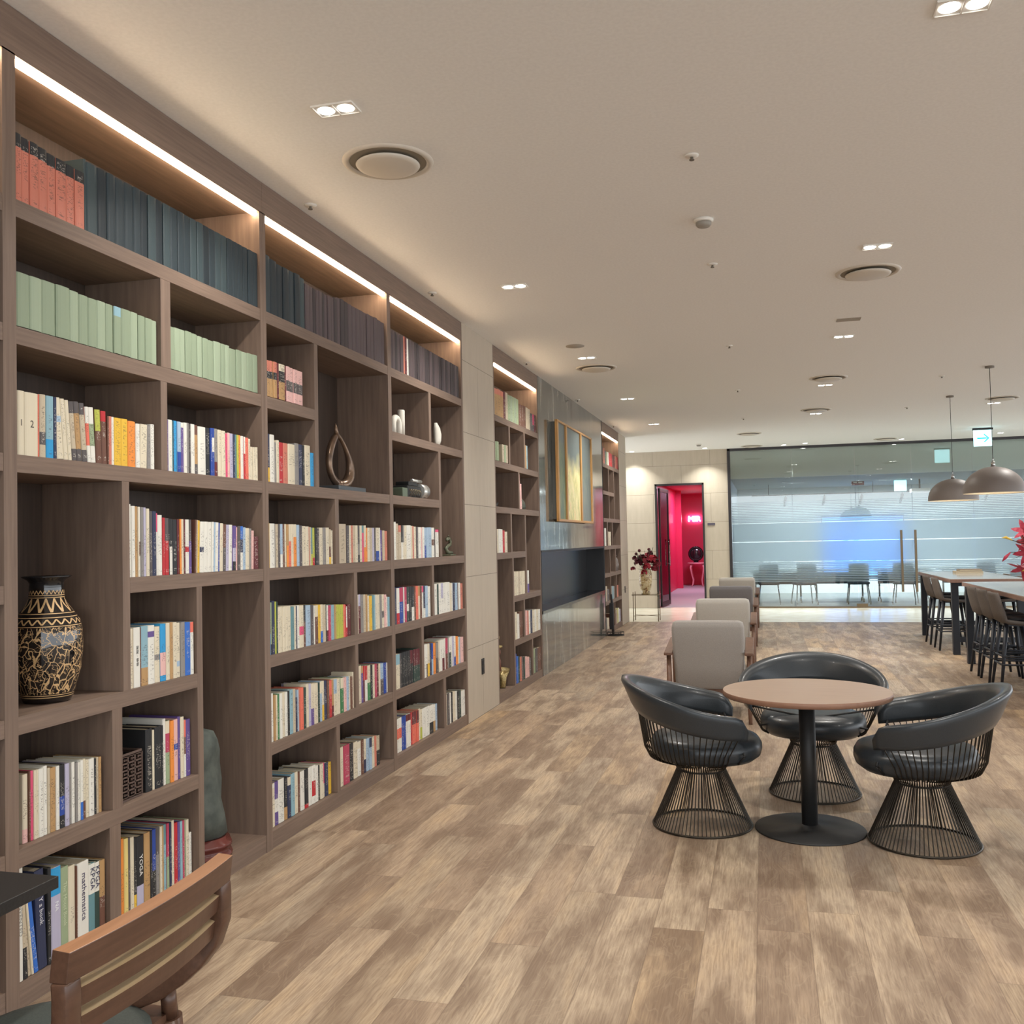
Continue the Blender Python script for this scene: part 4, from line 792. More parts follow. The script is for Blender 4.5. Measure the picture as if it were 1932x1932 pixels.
ws = thing('white_sculpture', 'white arch and cylinder ceramic on the upper right shelf', 'sculpture', (-.10, 6.50, L5+.001))
WC = mat('white_ceramic', S(222, 218, 206), .45)
b = NEW(); tube(b, [(0, -.055, 0), (0, -.055, .08)]+[(0, -.055*math.cos(a), .085+.05*math.sin(a)) for a in (.4, .8, 1.2, 1.57, 1.94, 2.34, 2.74)]+[(0, .055, .08), (0, .055, 0)], .024, 12); mk('arch', b, WC, ws)
b = NEW(); lathe(b, [(.027, 0), (.027, .2), (.024, .205), (0, .205)], 24, (0.0, .108, 0)); mk('cylinder', b, WC, ws)
b = NEW(); sweep(b, None, [[Vector((.03*math.cos(a)*s, .035*math.sin(a)*s+o_, z_)) for a in [2*math.pi*j/14 for j in range(14)]] for z_, s, o_ in ((0, .6, .02), (.05, 1, .03), (.10, 1.1, .03), (.15, .9, .015), (.19, .4, -.005))])
o = mk('white_figurine', b, WC); o.location = (-.08, 7.33, L5+.001); tag(o, 'pale shell-like figurine half hidden behind a shelf divider', 'figurine')
dg = thing('dragon_figurine', 'coiled green bronze dragon figurine alone on its shelf', 'figurine', (-.10, 7.66, L3+.001))
DGM = speckle('verdigris_bronze', (92, 96, 78), (122, 124, 102), 40, .45, .5, metal=.3)
b = NEW(); box(b, -.04, .04, -.07, .07, 0, .012); mk('plinth', b, DGM, dg, bevel=.003)
b = NEW(); tube(b, [(0, .06, .02), (.02, .02, .022), (0, -.04, .03), (-.01, -.055, .06), (0, -.02, .085), (0, .03, .09), (0, .04, .12), (0, .0, .145), (0, -.04, .14), (0, -.06, .125)], [.008, .014, .017, .017, .016, .015, .014, .015, .017, .008], 10)
for i, (y_, z_) in enumerate(((.045, .1), (.055, .12), (.03, .145), (-.01, .162))): tube(b, [(0, y_, z_), (0, y_+.015, z_+.012)], [.006, .001], 6)
mk('body', b, DGM, dg)
gf = thing('gold_figurine', 'seated gold figurine with crossed legs in the narrow bookcase', 'figurine', (-.13, 9.17, L0+.001))
GOLD = speckle('hammered_gold', (150, 132, 86), (198, 180, 130), 60, .35, .6, metal=.6); SKINB = mat('brown_figure', S(112, 72, 58), .5)
b = NEW(); blob(b, (0, 0, .36), (.045, .04, .05), 9); mk('head', b, SKINB, gf)
b = NEW(); lathe(b, [(.045, .40), (.062, .405), (.060, .42), (.03, .425), (0, .43)], 18); mk('hat', b, GOLD, gf)
b = NEW(); blob(b, (0, 0, .50), .034, 9); tube(b, [(0, 0, .425), (0, 0, .56)], [.012, .006], 8); mk('finial', b, GOLD, gf)
b = NEW(); tube(b, [(0, 0, .33), (0, 0, .27), (0, -.005, .17)], [.025, .045, .05], 12); mk('torso', b, SKINB, gf)
b = NEW(); tube(b, [(.0, -.02, .17), (.04, .10, .165), (.06, .20, .16), (.05, .12, .12), (.05, .05, .10)], [.045, .035, .025, .03, .03], 10); tube(b, [(.02, .03, .15), (.05, .05, .09), (.05, .02, .0)], [.04, .035, .03], 10); tube(b, [(-.02, -.03, .15), (-.02, -.06, .07), (0, -.06, 0)], [.04, .03, .03], 10); mk('legs', b, GOLD, gf)
an = thing('antler_ornament', 'small dark twisted ornament on the narrow bookcase upper shelf', 'ornament', (-.12, 9.1, L4+.001))
b = NEW(); tube(b, [(0, -.12, 0), (0, -.08, .08), (0, -.1, .13)], [.02, .012, .004], 8); tube(b, [(0, -.1, .03), (0, .02, .06), (0, .04, .14)], [.015, .012, .004], 8); tube(b, [(0, .0, .05), (0, .12, .02), (0, .2, .05)], [.012, .016, .008], 8); tube(b, [(0, .12, .02), (0, .14, 0)], .012, 8); mk('branches', b, BLACKM, an)
b = NEW(); sweep(b, None, [[Vector((.05*math.cos(a)*s, .06*math.sin(a)*s, z_)) for a in [2*math.pi*j/14 for j in range(14)]] for z_, s in ((0, .9), (.04, 1.1), (.08, .9), (.12, .4))])
o = mk('stone_ornament', b, speckle('moss_stone', (70, 74, 66), (92, 96, 84), 30, .8)); o.location = (-.1, 10.16, L4+.001); tag(o, 'small dark green stone beside two leaning pink books', 'ornament')
b = NEW(); lathe(b, [(0, 0), (.03, 0), (.045, .05), (.03, .1), (.015, .12), (.02, .14), (0, .14)], 16); o = mk('small_vase', b, WC); o.location = (-.06, 15.82, L2+.001); tag(o, 'tiny white vase on the farthest bookcase middle shelf', 'vase')
cf = thing('clay_figure', 'grey clay jar on the farthest bookcase, middle right shelf', 'jar', (-.1, 16.62, L2+.001))
b = NEW(); lathe(b, [(0, 0), (.09, 0), (.11, .1), (.09, .2), (.06, .24), (.07, .27), (0, .27)], 20); mk('jar_body', b, speckle('clay', (112, 104, 100), (140, 130, 124), 30, .8), cf)
# ================================================================ PAINTING
pt = thing('triptych_painting', 'three-panel abstract painting in a deep gold frame', 'painting', (0.003, 12.3, 1.8))
GF = stretch_wood('gilded_frame', (176, 128, 70), (204, 158, 96), 2, .35)
b = NEW(); box(b, .003, .055, 11.34, 13.70, 1.80, 2.985); mk('backing_box', b, mat('frame_side', S(92, 92, 86), .6), pt, world=True)
b = NEW()
for y_ in (11.32, 11.84, 12.84, 13.66): box(b, .05, .085, y_, y_+.07, 1.785, 3.0)
box(b, .05, .085, 11.32, 13.73, 1.77, 1.80); box(b, .05, .085, 11.32, 13.73, 2.985, 3.01); mk('frame', b, GF, pt, world=True, bevel=.004)
def canvas(nm, stops, off):
    m = mat(nm, rough=.35, spec=.4); k = N(m); x, y, z = k.sep(k.coord())
    v = k.vec(0, k.math('MULTIPLY', k.math('ADD', y, off), 2.6), k.math('MULTIPLY', z, 1.5)); n1 = k.noise(v, 1.5, 6, .7, 1.2)
    cc_ = k.ramp(n1, [(p, S(*c)) for p, c in stops]); n2 = k.noise(k.vec(0, k.math('MULTIPLY', y, .9), k.math('MULTIPLY', z, 1.1)), 1.3, 3)
    top = k.math('ADD', k.math('MULTIPLY', k.math('SUBTRACT', z, 2.45), 1.6), k.math('MULTIPLY', k.math('SUBTRACT', n2, .5), 1.6))
    k.base(k.mix(k.ramp(top, [(0, (0, 0, 0, 1)), (.35, (1, 1, 1, 1))]), cc_, S(104, 116, 116))); return m
c1 = canvas('canvas_green', [(.3, (70, 92, 84)), (.5, (112, 128, 96)), (.7, (150, 152, 108))], 0)
c2 = canvas('canvas_gold', [(.28, (96, 130, 124)), (.42, (206, 200, 128)), (.55, (236, 226, 176)), (.68, (222, 160, 70)), (.8, (120, 110, 70))], 3)
c3 = canvas('canvas_blue', [(.3, (84, 100, 110)), (.55, (120, 132, 120)), (.75, (160, 150, 112))], 7)
for (a, c, m) in ((11.39, 11.84, c1), (11.91, 12.84, c2), (12.91, 13.66, c3)):
    b = NEW(); box(b, .056, .064, a, c, 1.80, 2.985); mk('canvas_panel', b, m, pt, world=True)
area('picture_light', (1.1, 12.6, H-.02), .12, 22, (1, .95, .86), (0, math.radians(-42), 0), spread=math.radians(60))
# small stand on the floor beside the farthest bookcase
sd_ = thing('floor_stand', 'slim black stand on a round wire ring base by far bookcase', 'stand', (.14, 15.22, 0))
b = NEW(); tube(b, [(.13*math.cos(a/16*math.pi), .13*math.sin(a/16*math.pi), .012) for a in range(32)], .008, 6, True); tube(b, [(.13*math.cos(a/16*math.pi), .13*math.sin(a/16*math.pi), .06) for a in range(32)], .005, 6, True)
for a in range(6): tube(b, [(.13*math.cos(a*math.pi/3), .13*math.sin(a*math.pi/3), .01), (.13*math.cos(a*math.pi/3), .13*math.sin(a*math.pi/3), .06)], .005, 6)
tube(b, [(-.13, 0, .012), (.13, 0, .012)], .006, 6); mk('ring_base', b, BLACKM, sd_)
b = NEW(); tube(b, [(-.04, 0, .012), (-.05, 0, .5), (-.06, 0, .66)], [.02, .024, .012], 10); box(b, -.09, -.03, -.03, .03, .1, .52); mk('post', b, BLACK, sd_, bevel=.006)
# vase table at the corner
vt = thing('wire_side_table', 'slim brass-wire side table under the flower vase at far corner', 'table', (.31, 17.98, 0))
b = NEW(); box(b, -.25, .25, -.17, .17, .485, .497); mk('tabletop', b, GLASS, vt)
b = NEW()
for s in (-1, 1):
    for t2 in (-1, 1): tube(b, [(s*.23, t2*.15, 0), (s*.23, t2*.15, .54)], .008, 8)
mk('legs', b, STEEL, vt)
b = NEW(); tube(b, [(-.25, -.17, .49), (.25, -.17, .49), (.25, .17, .49), (-.25, .17, .49)], .008, 6, True); tube(b, [(-.23, -.15, .1), (.23, .15, .1)], .005, 6); tube(b, [(-.23, .15, .1), (.23, -.15, .1)], .005, 6); mk('frame', b, STEEL, vt)
fv = thing('flower_vase', 'tall patterned porcelain vase on the wire table by the doorway', 'vase', (.30, 17.98, .498))
pm = mat('painted_porcelain', rough=.25, spec=.5); k = N(pm)
k.base(k.ramp(k.noise(k.coord(), 16, 4, .7, 1), [(.4, S(206, 192, 158)), (.52, S(178, 150, 100)), (.6, S(96, 84, 66)), (.68, S(150, 60, 50))]))
b = NEW(); lathe(b, [(0, 0), (.075, 0), (.085, .02), (.07, .05), (.10, .1), (.12, .25), (.12, .38), (.10, .45), (.105, .46), (.09, .46), (.085, .42)], 28, cap=False); mk('body', b, pm, fv)
fl = thing('flower_bouquet', 'dark red peonies with dark leaves in the porcelain vase', 'flowers', (.30, 17.98, .95))
PEO = [speckle('dark_red_petals', (96, 26, 36), (140, 36, 50), 60, .7), speckle('crimson_petals', (150, 36, 52), (180, 52, 66), 60, .7), speckle('wine_petals', (70, 26, 36), (104, 34, 48), 60, .7)]
rf = random.Random(11); LEAF = mat('dark_leaf', S(52, 66, 46), .6)
def peony(c, r, m, par):
    b = NEW()
    for kx in range(26):
        a = rf.uniform(0, 6.28); e_ = rf.uniform(-.4, 1.5); d = Vector((math.cos(a)*math.cos(e_), math.sin(a)*math.cos(e_), math.sin(e_)))
        p = Vector(c)+d*r*rf.uniform(.35, .8); u, v = frame_of(d); s_ = r*rf.uniform(.35, .5)
        vv = [b.verts.new(p+(u*math.cos(t)*s_+v*math.sin(t)*s_)+d*s_*(.5 if j % 2 else .25)) for j, t in enumerate([k_*math.pi/4 for k_ in range(8)])]; ct = b.verts.new(p)
        for j in range(8): b.faces.new((ct, vv[j], vv[(j+1) % 8])).smooth = True
    mk('blossom', b, m, par)
def leaf(b, p0, p1, w_):
    p0, p1 = Vector(p0), Vector(p1); d = p1-p0; u, v = frame_of(d); q = [b.verts.new(x_) for x_ in (p0, p0+d*.4+u*w_+v*w_*.3, p1, p0+d*.4-u*w_+v*w_*.3)]; b.faces.new(q[:3]); b.faces.new((q[0], q[2], q[3]))
for i, (dx, dy, dz, r) in enumerate(((.0, -.08, .16, .10), (.14, -.03, .18, .10), (-.12, -.04, .14, .09), (.22, .0, .1, .08), (.07, .05, .24, .09), (-.06, .04, .2, .09), (.18, -.06, .02, .07), (.05, -.1, .05, .08), (-.2, 0, .22, .05), (-.22, -.04, .02, .05), (.0, -.14, -.05, .06), (.1, .02, .3, .06))): peony((dx, dy, dz), r, PEO[i % 3], fl)
b = NEW()
for i in range(40):
    a = rf.uniform(0, 6.28); r = rf.uniform(.1, .3); z_ = rf.uniform(0, .36); leaf(b, (.5*r*math.cos(a), .5*r*math.sin(a), z_*.6), (r*math.cos(a), r*math.sin(a)*.7, z_), .022)
for i in range(12): a = i*.6; tube(b, [(0, 0, -.4), (.05*math.cos(a), .05*math.sin(a), 0), (.16*math.cos(a), .12*math.sin(a), .2+.02*i)], .004, 5)
mk('foliage', b, LEAF, fl)
for i, (dx, dz) in enumerate(((-.1, .36), (.08, .38), (-.16, .3))):
    b = NEW(); blob(b, (dx, -.02, dz), .03, 6); mk('bud', b, PEO[2], fl)
# ================================================================ WIRE CHAIRS AND ROUND TABLE
def wire_chair(label, loc, rz):
    """front faces local +x"""
    c = thing('wire_armchair', label, 'chair', loc, rz, 'black wire armchairs around the round table')
    RB, RW, ZW = .262, .125, .30
    b = NEW(); tube(b, [(RB*math.cos(a*math.pi/24), RB*math.sin(a*math.pi/24), .007) for a in range(48)], .006, 8, True); mk('base_ring', b, BRONZEW, c)
    b = NEW(); tube(b, [(RW*math.cos(a*math.pi/24), RW*math.sin(a*math.pi/24), ZW) for a in range(48)], .0055, 8, True); mk('waist_ring', b, BLACKM, c)
    b = NEW(); NR = 76
    for i in range(NR):
        a = 2*math.pi*i/NR; a2 = a+.12*math.sin(a*0)
        p = lambda r, z_, aa=a: (r*math.cos(aa), r*math.sin(aa), z_)
        tube(b, [p(RB, .007), p(RW+.004, ZW), p(RW+.012, ZW+.025), p(RW+.05, ZW+.055), p(.21, ZW+.085)], .0029, 5, cap=False)
    mk('base_rods', b, BRONZEW, c)
    # seat cushion: rounded puck, slightly longer to the front
    b = NEW(); n = 40; secs = []
    def ring(s, z_): 
        out = []
        for j in range(n):
            a = 2*math.pi*j/n; rx = .312 if math.cos(a) > 0 else .275; e_ = .8 if math.cos(a) > 0 else 1
            out.append(Vector((s*rx*math.copysign(abs(math.cos(a))**e_, math.cos(a))+.01, s*.305*math.copysign(abs(math.sin(a))**.9, math.sin(a)), z_)))
        return out
    secs = [ring(.30, .350), ring(.62, .353), ring(.86, .368), ring(.97, .395), ring(1.0, .425), ring(.995, .452), ring(.95, .476), ring(.84, .49), ring(.5, .497), ring(.1, .498)]
    sweep(b, None, secs); mk('seat_cushion', b, LEATHER, c)
    # rail: from tip angle -t0 round the back to +t0
    def rail(u):
        """u in -1..1: right tip .. back .. left tip ; returns top z, x, y, outward dir"""
        a = math.pi + u*math.radians(122)
        x, y = .40*math.cos(a)+.0, .41*math.sin(a)
        if math.cos(a) > 0: x *= 1.0
        z_ = .638+.156*(.5+.5*math.cos(u*math.pi))**.85
        d = Vector((math.cos(a)/.40, math.sin(a)/.405, 0)).normalized()
        return Vector((x, y, z_)), d
    secs = []; m = 44
    for i in range(m+1):
        u = -1+2*i/m; p, d = rail(u); q_ = min(1, (1-abs(u))/.12); e_ = math.sqrt(max(0, 1-(1-q_)**2))*.8+.2
        hgt = (.118+.052*math.cos(u*math.pi/2)**1.5); th = .046*e_; cz = -(1-e_)*hgt*.75; hgt = hgt*(.3+.7*e_); p = p+Vector((0, 0, cz))
        tilt = .07+.12*(.5+.5*math.cos(u*math.pi))
        sec = []
        for (o_, z_) in ((-.1, 0), (-.55, -.06), (-.6, -.3), (-.5, -.8), (-.3, -1), (.25, -1), (.42, -.8), (.48, -.3), (.55, -.1), (.3, .02)):
            zz = z_*hgt
            sec.append(p+d*(o_*th+zz*tilt*2.0)+Vector((0, 0, zz)))
        secs.append(sec)
    b = NEW(); sweep(b, None, secs); mk('backrest_rail', b, LEATHER, c)
    # upper rods from under the seat to the rail
    b = NEW(); K = 46
    for i in range(K+1):
        u = -.955+1.91*i/K; p, d = rail(u); hgt = .118+.052*math.cos(u*math.pi/2)**1.5; tilt = .07+.12*(.5+.5*math.cos(u*math.pi))
        q = p-d*(hgt*tilt*2)-Vector((0, 0, hgt-.02)); a = math.atan2(q.y, q.x*.98)
        aa = math.pi+u*math.radians(119)
        s1 = Vector((.300*math.cos(aa)-.0, .328*math.sin(aa), .425)); s2 = Vector((.18*math.cos(aa), .19*math.sin(aa), .344)); s0 = Vector((.275*math.cos(aa), .300*math.sin(aa), .375))
        tube(b, [s2, s0, s1, q], .003, 5, cap=False)
    mk('back_rods', b, BRONZEW, c)
    for s in (-1, 1):
        p, d = rail(s*.93); b = NEW(); tube(b, [p-Vector((0, 0, .10)), Vector((.2, s*.30, .43)), Vector((.17, s*.25, .38))], .006, 6); mk('arm_strut', b, BLACKM, c)
    return c
wc = wire_chair('black leather wire armchair left of the round table', (2.105, 5.29, 0), math.radians(8))
bpy.context.view_layer.update()
dup(wc, (3.20, 5.19, 0), math.radians(180-8), 'black leather wire armchair right of the round table')
dup(wc, (2.72, 6.05, 0), math.radians(-90-3), 'black leather wire armchair behind the round table')
rt_ = thing('round_table', 'round brown wood table on a black column and disc base', 'table', (2.66, 5.30, 0))
b = NEW(); lathe(b, [(0, .70), (.425, .70), (.43, .704), (.43, .726), (.428, .7285)], 72, cap=False); mk('table_edge', b, TABLE_EDGE, rt_)
b = NEW(); lathe(b, [(.428, .7285), (0, .7295)], 72, cap=False); mk('tabletop', b, TABLEW, rt_)
b = NEW(); lathe(b, [(.041, .008), (.041, .70)], 32); lathe(b, [(.12, .69), (.12, .70)], 24); mk('column', b, BLACKM, rt_)
b = NEW(); lathe(b, [(0, 0), (.28, 0), (.282, .004), (.28, .009), (.06, .016), (.045, .03), (0, .03)], 64, cap=False); mk('base_disc', b, BLACKM, rt_)
# ================================================================ LOUNGE ARMCHAIRS in a row, backs to the camera (front local +y)
def lounge(label, loc, fab):
    c = thing('lounge_armchair', label, 'armchair', loc, 0, 'lounge armchairs in a row')
    b = NEW(); n = 8
    def rr(z_, y_, hw, th, r=.03):
        pts = []
        for cx, cy, a0 in ((hw-r, th-r, 0), (-hw+r, th-r, 90), (-hw+r, -th+r, 180), (hw-r, -th+r, 270)):
            for k_ in range(4): a = math.radians(a0+30*k_); pts.append(Vector((cx+r*math.cos(a), y_+cy+r*math.sin(a), z_)))
        return pts
    sweep(b, None, [rr(.25, .16, .27, .05), rr(.27, .155, .285, .062), rr(.45, .11, .292, .068), rr(.66, .055, .30, .068), rr(.78, .02, .30, .066), rr(.825, .008, .29, .056), rr(.84, .004, .26, .034)]); bk = mk('backrest', b, fab, c)
    b = NEW(); pts = []
    tube(b, [(-.275, .098, .27), (-.283, -.003, .66), (-.283, -.038, .79), (.283, -.038, .79), (.283, -.003, .66), (.275, .098, .27)], .005, 6); mk('piping', b, fab, bk)
    b = NEW(); box(b, -.285, .285, .2, .78, .30, .43); mk('seat_cushion', b, fab, c, bevel=.03)
    b = NEW(); box(b, -.31, .31, .12, .15, .19, .25); box(b, -.31, .31, .72, .75, .2, .29); box(b, -.31, -.28, .12, .75, .2, .27); box(b, .28, .31, .12, .75, .2, .27); mk('seat_frame', b, WALNUT, c, bevel=.004)
    for s in (-1, 1):
        b = NEW(); sx = s*.335
        v = [b.verts.new((sx+dx, y_, z_)) for dx in (-.035, .035) for y_, z_ in ((-.02, .545), (.62, .615), (.62, .64), (-.02, .57))]
        for q in ((0, 1, 2, 3), (7, 6, 5, 4), (0, 4, 5, 1), (3, 2, 6, 7), (0, 3, 7, 4), (1, 5, 6, 2)): b.faces.new([v[i] for i in q])
        mk('armrest', b, WALNUT, c, bevel=.006)
        b = NEW(); tube(b, [(s*.335, .06, .55), (s*.33, .02, .25), (s*.335, -.12, 0)], [.02, .024, .015], 10); mk('leg', b, WALNUT, c)
        b = NEW(); tube(b, [(s*.335, .55, .60), (s*.33, .60, .25), (s*.335, .68, 0)], [.02, .024, .015], 10); mk('leg', b, WALNUT, c)
    return c
lc = lounge('taupe fabric lounge armchair nearest the wire chairs', (1.985, 8.25, 0), FAB_M)
lounge('light grey lounge armchair, second nearest of the row', (1.99, 11.15, 0), FAB_L)
lounge('dark taupe lounge armchair, third in the row', (1.99, 13.95, 0), FAB_D)
lounge('light grey lounge armchair at the far end of the row', (2.0, 16.75, 0), FAB_L)
# ================================================================ HIGH TABLES, STOOLS, PENDANTS
HTOP = mat('pale_high_table_top', S(182, 176, 168), .1, spec=.6); HEDGE = stretch_wood('table_edge_wood', (126, 98, 86), (140, 110, 96), 1, .4)
NAVYB = mat('blue_black_metal', S(34, 38, 46), .45, .2)
def high_table(label, y0, y1):
    x0, x1 = 4.71, 5.58; c = thing('high_table', label, 'table', ((x0+x1)/2, (y0+y1)/2, 0), 0, 'high communal tables')
    b = NEW(); box(b, x0, x1, y0, y1, .905, .948); mk('table_slab', b, HEDGE, c, world=True, bevel=.003)
    b = NEW(); box(b, x0+.004, x1-.004, y0+.004, y1-.004, .948, .952); mk('tabletop', b, HTOP, c, world=True)
    for x in (x0+.06, x1-.06):
        for y in (y0+.08, y1-.08):
            b = NEW(); box(b, x-.04, x+.04, y-.04, y+.04, 0, .905); mk('leg', b, NAVYB, c, world=True, bevel=.004)
    b = NEW()
    for y in (y0+.08, y1-.08): box(b, x0+.06, x1-.06, y-.03, y+.03, .86, .905); box(b, x0+.06, x1-.06, y-.025, y+.025, .16, .22)
    box(b, x0+.4, x0+.46, y0+.08, y1-.08, .16, .22); mk('stretcher', b, NAVYB, c, world=True)
    return c
high_table('high communal table farther away, with books on it', 13.02, 15.6)
high_table('high communal table nearer the camera, at right edge', 8.9, 12.3)
def stool(label, loc, rz=0):
    """faces local +x"""
    c = thing('bar_stool', label, 'stool', loc, rz, 'bar stools along the high tables')
    secs = []; path = [(.20, .655, .19, .0), (.05, .645, .21, .02), (-.10, .65, .21, .035), (-.165, .69, .21, .06), (-.185, .76, .205, .07), (-.205, .85, .195, .06), (-.215, .92, .18, .05), (-.218, .945, .165, .045)]
    for i, (x, z_, hw, cup) in enumerate(path):
        a = path[max(i-1, 0)]; q = path[min(i+1, len(path)-1)]; d = Vector((q[0]-a[0], 0, q[1]-a[1])).normalized(); nrm = Vector((d.z, 0, -d.x))*-1
        o_, i_ = [], []
        for j in range(9):
            s = -1+j/4; p = Vector((x, s*hw, z_))+(-nrm)*0-Vector((0, 0, 0)); off = cup*(s*s)
            p = p+Vector((.6*off if z_ > .68 else 0, 0, off if z_ <= .68 else 0)); o_.append(p+nrm*-.0); i_.append(p+nrm*.03)
        secs.append(o_+i_[::-1])
    b = NEW(); sweep(b, None, secs); mk('seat_shell', b, STOOLF, c)
    b = NEW(); box(b, -.12, .18, -.17, .17, .672, .70); mk('seat_pad', b, BLACK, c, bevel=.014)
    for sx in (-1, 1):
        for sy in (-1, 1):
            b = NEW(); tube(b, [(sx*.12, sy*.12, .65), (sx*.20, sy*.19, 0)], [.022, .013], 8); mk('leg', b, NAVYB, c)
    b = NEW()
    for z_, f in ((.25, .175), (.33, .165)):
        pts = [(f, f, z_), (-f, f, z_), (-f, -f, z_), (f, -f, z_)]
        for i in range(4): tube(b, [pts[i], pts[(i+1) % 4]], .010, 6)
    mk('footrest', b, NAVYB, c)
    b = NEW(); box(b, -.13, .13, -.13, .13, .62, .645); mk('under_frame', b, NAVYB, c)
    return c
s0 = stool('taupe bar stool nearest the camera, left side of nearer table', (4.84, 10.35, 0))
bpy.context.view_layer.update()
for x, y, rz, lab in ((4.84, 10.86, 0, 'taupe bar stool second along left side of nearer table'), (4.84, 11.37, 0, 'taupe bar stool third along left side of nearer table'), (4.84, 13.7, 0, 'taupe bar stool nearer one at the left of farther table'), (4.84, 14.4, 0, 'taupe bar stool farther one at the left of farther table'),
    (5.5, 11.5, 3.14, 'bar stool on the right side of nearer table, far one'), (5.5, 10.7, 3.1, 'bar stool on the right side of nearer table, near one'), (5.5, 13.8, 3.14, 'bar stool on the right side of farther table, near one'), (5.5, 14.6, 3.1, 'bar stool on the right side of farther table, far one')):
    dup(s0, (x, y, 0), rz, lab)
def pendant(label, x, y):
    c = thing('pendant_lamp', label, 'pendant lamp', (x, y, 1.98), 0, 'dome pendants above the high tables')
    b = NEW(); prof = [(.325*math.cos(t), .30*math.sin(t)**.92 if t > 0 else 0) for t in [i/12*math.pi/2 for i in range(12)]]+[(.02, .303)]
    lathe(b, prof, 48, cap=False); shd = mk('shade', b, SHADEM, c)
    b = NEW(); lathe(b, [(r*.985, z_*.975-.0) for r, z_ in prof], 48, cap=False); lathe(b, [(.325, 0), (.321, -.006), (.315, 0)], 48, cap=False); mk('shade_lining', b, SHADEI, shd)
    b = NEW(); tube(b, [(0, 0, .30), (0, 0, .36)], [.025, .018], 12); tube(b, [(0, 0, .36), (0, 0, .38), (.01, 0, .40)], .006, 6); mk('cap', b, CHROME, c)
    b = NEW(); tube(b, [(0, 0, .36), (0, 0, H-1.98-.02)], .0035, 6); mk('cord', b, BLACKM, c)
    b = NEW(); lathe(b, [(.05, H-1.98), (.05, H-2.0), (0, H-2.0)], 20); mk('ceiling_rose', b, mat('rose_grey', S(120, 112, 102), .6), c)
    b = NEW(); blob(b, (0, 0, .12), .05, 8); mk('bulb', b, emis('pendant_bulb', (1, .85, .66, 1), 18), c)
    return c
pendant('mauve dome pendant lamp nearer, at right picture edge', 5.02, 11.96)
pendant('mauve dome pendant lamp farther, left of the other', 5.02, 14.38)
# lilies at the right picture edge
lv = thing('lily_vase', 'glass vase of lilies on the nearer high table', 'vase', (5.13, 10.5, .953))
b = NEW(); lathe(b, [(0, .0), (.06, 0), (.065, .01), (.05, .12), (.07, .28), (.065, .28), (.045, .12), (.055, .02), (0, .015)], 28, cap=False); mk('body', b, WC, lv)
ly = thing('lily_bouquet', 'pink and yellow lilies hanging in from the right edge', 'flowers', (5.13, 10.5, 1.23))
LP = [speckle('pink_petals', (188, 60, 84), (216, 104, 118), 30, .5), speckle('deep_pink_petals', (160, 40, 66), (190, 66, 88), 30, .5), speckle('yellow_petals', (222, 178, 60), (232, 204, 96), 30, .5)]
def lily(c, d, L, m):
    c = Vector(c); d = Vector(d).normalized(); u, v = frame_of(d); b = NEW()
    for k_ in range(6):
        a = k_*math.pi/3; rdir = u*math.cos(a)+v*math.sin(a); side = d.cross(rdir)
        prev = None
        for s_, rad, wd in ((0, .01, .006), (.35, .018, .02), (.65, .04, .028), (.9, .09, .02), (1.0, .12, .002)):
            q = c+d*(L*(s_-.12*(s_ > .8)))+rdir*rad*L/.14; w1, w2 = b.verts.new(q-side*wd), b.verts.new(q+side*wd)
            if prev: f = b.faces.new((prev[0], prev[1], w2, w1)); f.smooth = True
            prev = (w1, w2)
    mk('blossom', b, m, ly)
lily((-.12, -.02, .28), (-.5, -.5, .35), .14, LP[0]); lily((-.10, -.04, .12), (-.6, -.5, -.25), .15, LP[1]); lily((-.12, 0, .0), (-.75, -.3, -.75), .17, LP[1]); lily((-.06, -.06, .02), (-.3, -.5, -.8), .15, LP[2]); lily((-.02, 0, .25), (.3, -.6, .5), .15, LP[0]); lily((.05, .0, .1), (.7, -.3, .1), .14, LP[2]); lily((-.08, .02, .2), (-.8, -.2, .05), .13, LP[0])
b = NEW()
for p in (((-.1, 0, .2), (-.3, -.02, .22)), ((-.12, 0, .1), (-.31, .0, .02)), ((-.1, 0, .15), (-.22, 0, .33)), ((0, 0, .1), (.2, 0, .3))): leaf(b, p[0], p[1], .018)
for q in ((-.12, -.02, .28), (-.1, -.04, .12), (-.12, 0, 0), (.05, 0, .1), (-.02, 0, .25), (-.27, .0, .22), (-.29, 0, .1)): tube(b, [(0, 0, -.2), (q[0]*.4, q[1]*.4, q[2]*.5+.05), q], .004, 5)
mk('stems', b, LEAF, ly)
b = NEW(); tube(b, [(-.27, 0, .22), (-.33, -.01, .25), (-.37, -.01, .245)], [.006, .014, .002], 8); mk('bud', b, LP[2], ly)
b = NEW(); tube(b, [(-.29, 0, .1), (-.34, -.01, .05), (-.37, -.01, .01)], [.006, .018, .003], 8); mk('bud', b, LP[1], ly)
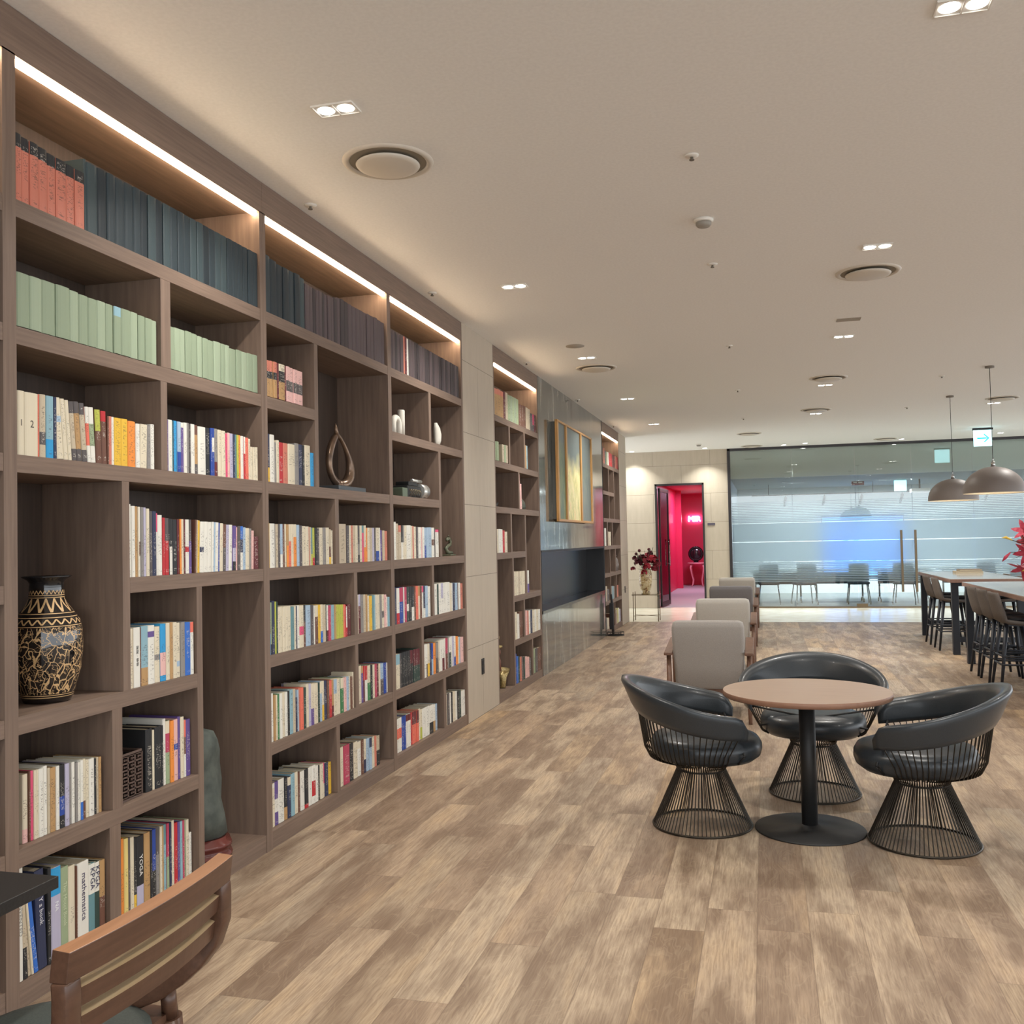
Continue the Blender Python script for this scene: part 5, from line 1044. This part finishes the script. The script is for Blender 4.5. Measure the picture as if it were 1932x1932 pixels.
# ================================================================ FOREGROUND: desk and chair
ds = thing('desk', 'black desk corner at the left edge in the foreground', 'desk', (.36, 1.35, 0))
b = NEW(); box(b, .06, .728, .62, 2.06, .70, .73); mk('desktop', b, speckle('black_desk_top', (34, 34, 35), (42, 42, 42), 200, .4), ds, world=True, bevel=.0015)
for y in (.75, 1.5):
    b = NEW(); box(b, .1, .5, y-.02, y+.02, 0, .70); mk('leg_panel', b, BLACK, ds, world=True)
fc = thing('wooden_chair', 'dark brown wooden chair with a curved slatted back, foreground', 'chair', (.88, 1.84, 0))
def arc_slat(z0, z1, hw, x0, bulge, th, tilt=0, cham=.003):
    b = NEW(); secs = []
    for i in range(17):
        s = -1+i/8; y_ = s*hw; x = x0+bulge*(1-s*s); 
        secs.append([Vector((x-th/2, y_, z0)), Vector((x+th/2, y_, z0)), Vector((x+th/2+tilt, y_, z1-cham)), Vector((x-th/2+tilt, y_, z1))])
    sweep(b, None, secs)
    for f in b.faces:
        f.smooth = False
        if f.calc_center_median().z > z1-cham*.8: f.material_index = 1
    return b
EDGE_D = stretch_wood('rail_edge_wood', (150, 108, 78), (168, 124, 92), 1, .3); EDGE_L = stretch_wood('light_slat_edge', (190, 164, 126), (204, 180, 144), 1, .35)
mk('top_rail', arc_slat(.728, .792, .287, .272, .022, .040, .008), [CHAIRW, EDGE_D], fc, bevel=.002)
mk('slat', arc_slat(.664, .712, .262, .258, .024, .038, .006, .009), [CHAIRW, EDGE_L], fc)
mk('slat', arc_slat(.600, .650, .258, .246, .026, .038, .006, .009), [CHAIRW, EDGE_L], fc)
for s in (-1, 1):
    path = [(.274, .729), (.276, .70), (.275, .64), (.253, .585), (.224, .545), (.18, .505), (.12, .462), (.04, .425), (-.08, .41)]
    wds = [.040, .040, .040, .042, .044, .044, .040, .036, .03]
    secs = []
    for i, (x, z_) in enumerate(path):
        a = path[max(i-1, 0)]; q = path[min(i+1, len(path)-1)]; d = Vector((q[0]-a[0], 0, q[1]-a[1])).normalized(); nr = Vector((-d.z, 0, d.x)); w_ = wds[i]/2
        yy = s*(.268-.012*i*(i > 3)*.35); hy_ = .021
        secs.append([Vector((x, yy-hy_, z_))+nr*w_, Vector((x, yy+hy_, z_))+nr*w_, Vector((x, yy+hy_, z_))-nr*w_, Vector((x, yy-hy_, z_))-nr*w_])
    b = NEW(); sweep(b, None, secs); mk('back_post', b, CHAIRW, fc, bevel=.006)
for sx, sy in ((.125, 1), (.125, -1), (-.17, 1), (-.17, -1)):
    b = NEW(); tube(b, [(sx, sy*.268, .462), (sx*1.02, sy*.274, .385)], [.019, .02], 16); tube(b, [(sx*1.02, sy*.274, .385), (sx*1.2, sy*.31, 0)], [.029, .018], 16); mk('leg', b, CHAIRW, fc)
b = NEW(); ring = lambda s, z_: [Vector((s*.225*math.copysign(abs(math.cos(a))**.8, math.cos(a))-.02, s*.235*math.copysign(abs(math.sin(a))**.8, math.sin(a)), z_)) for a in [2*math.pi*j/36 for j in range(36)]]
sweep(b, None, [ring(.9, .375), ring(1, .385), ring(1, .40), ring(.9, .405)]); box(b, -.12, .13, -.29, .29, .375, .40); mk('seat_frame', b, CHAIRW, fc)
b = NEW(); sweep(b, None, [ring(.93, .405), ring(.98, .415), ring(.97, .43), ring(.85, .438), ring(.4, .440)]); mk('seat_cushion', b, speckle('dark_green_grey_vinyl', (60, 68, 66), (72, 80, 77), 200, .5), fc)
bpy.context.view_layer.update()
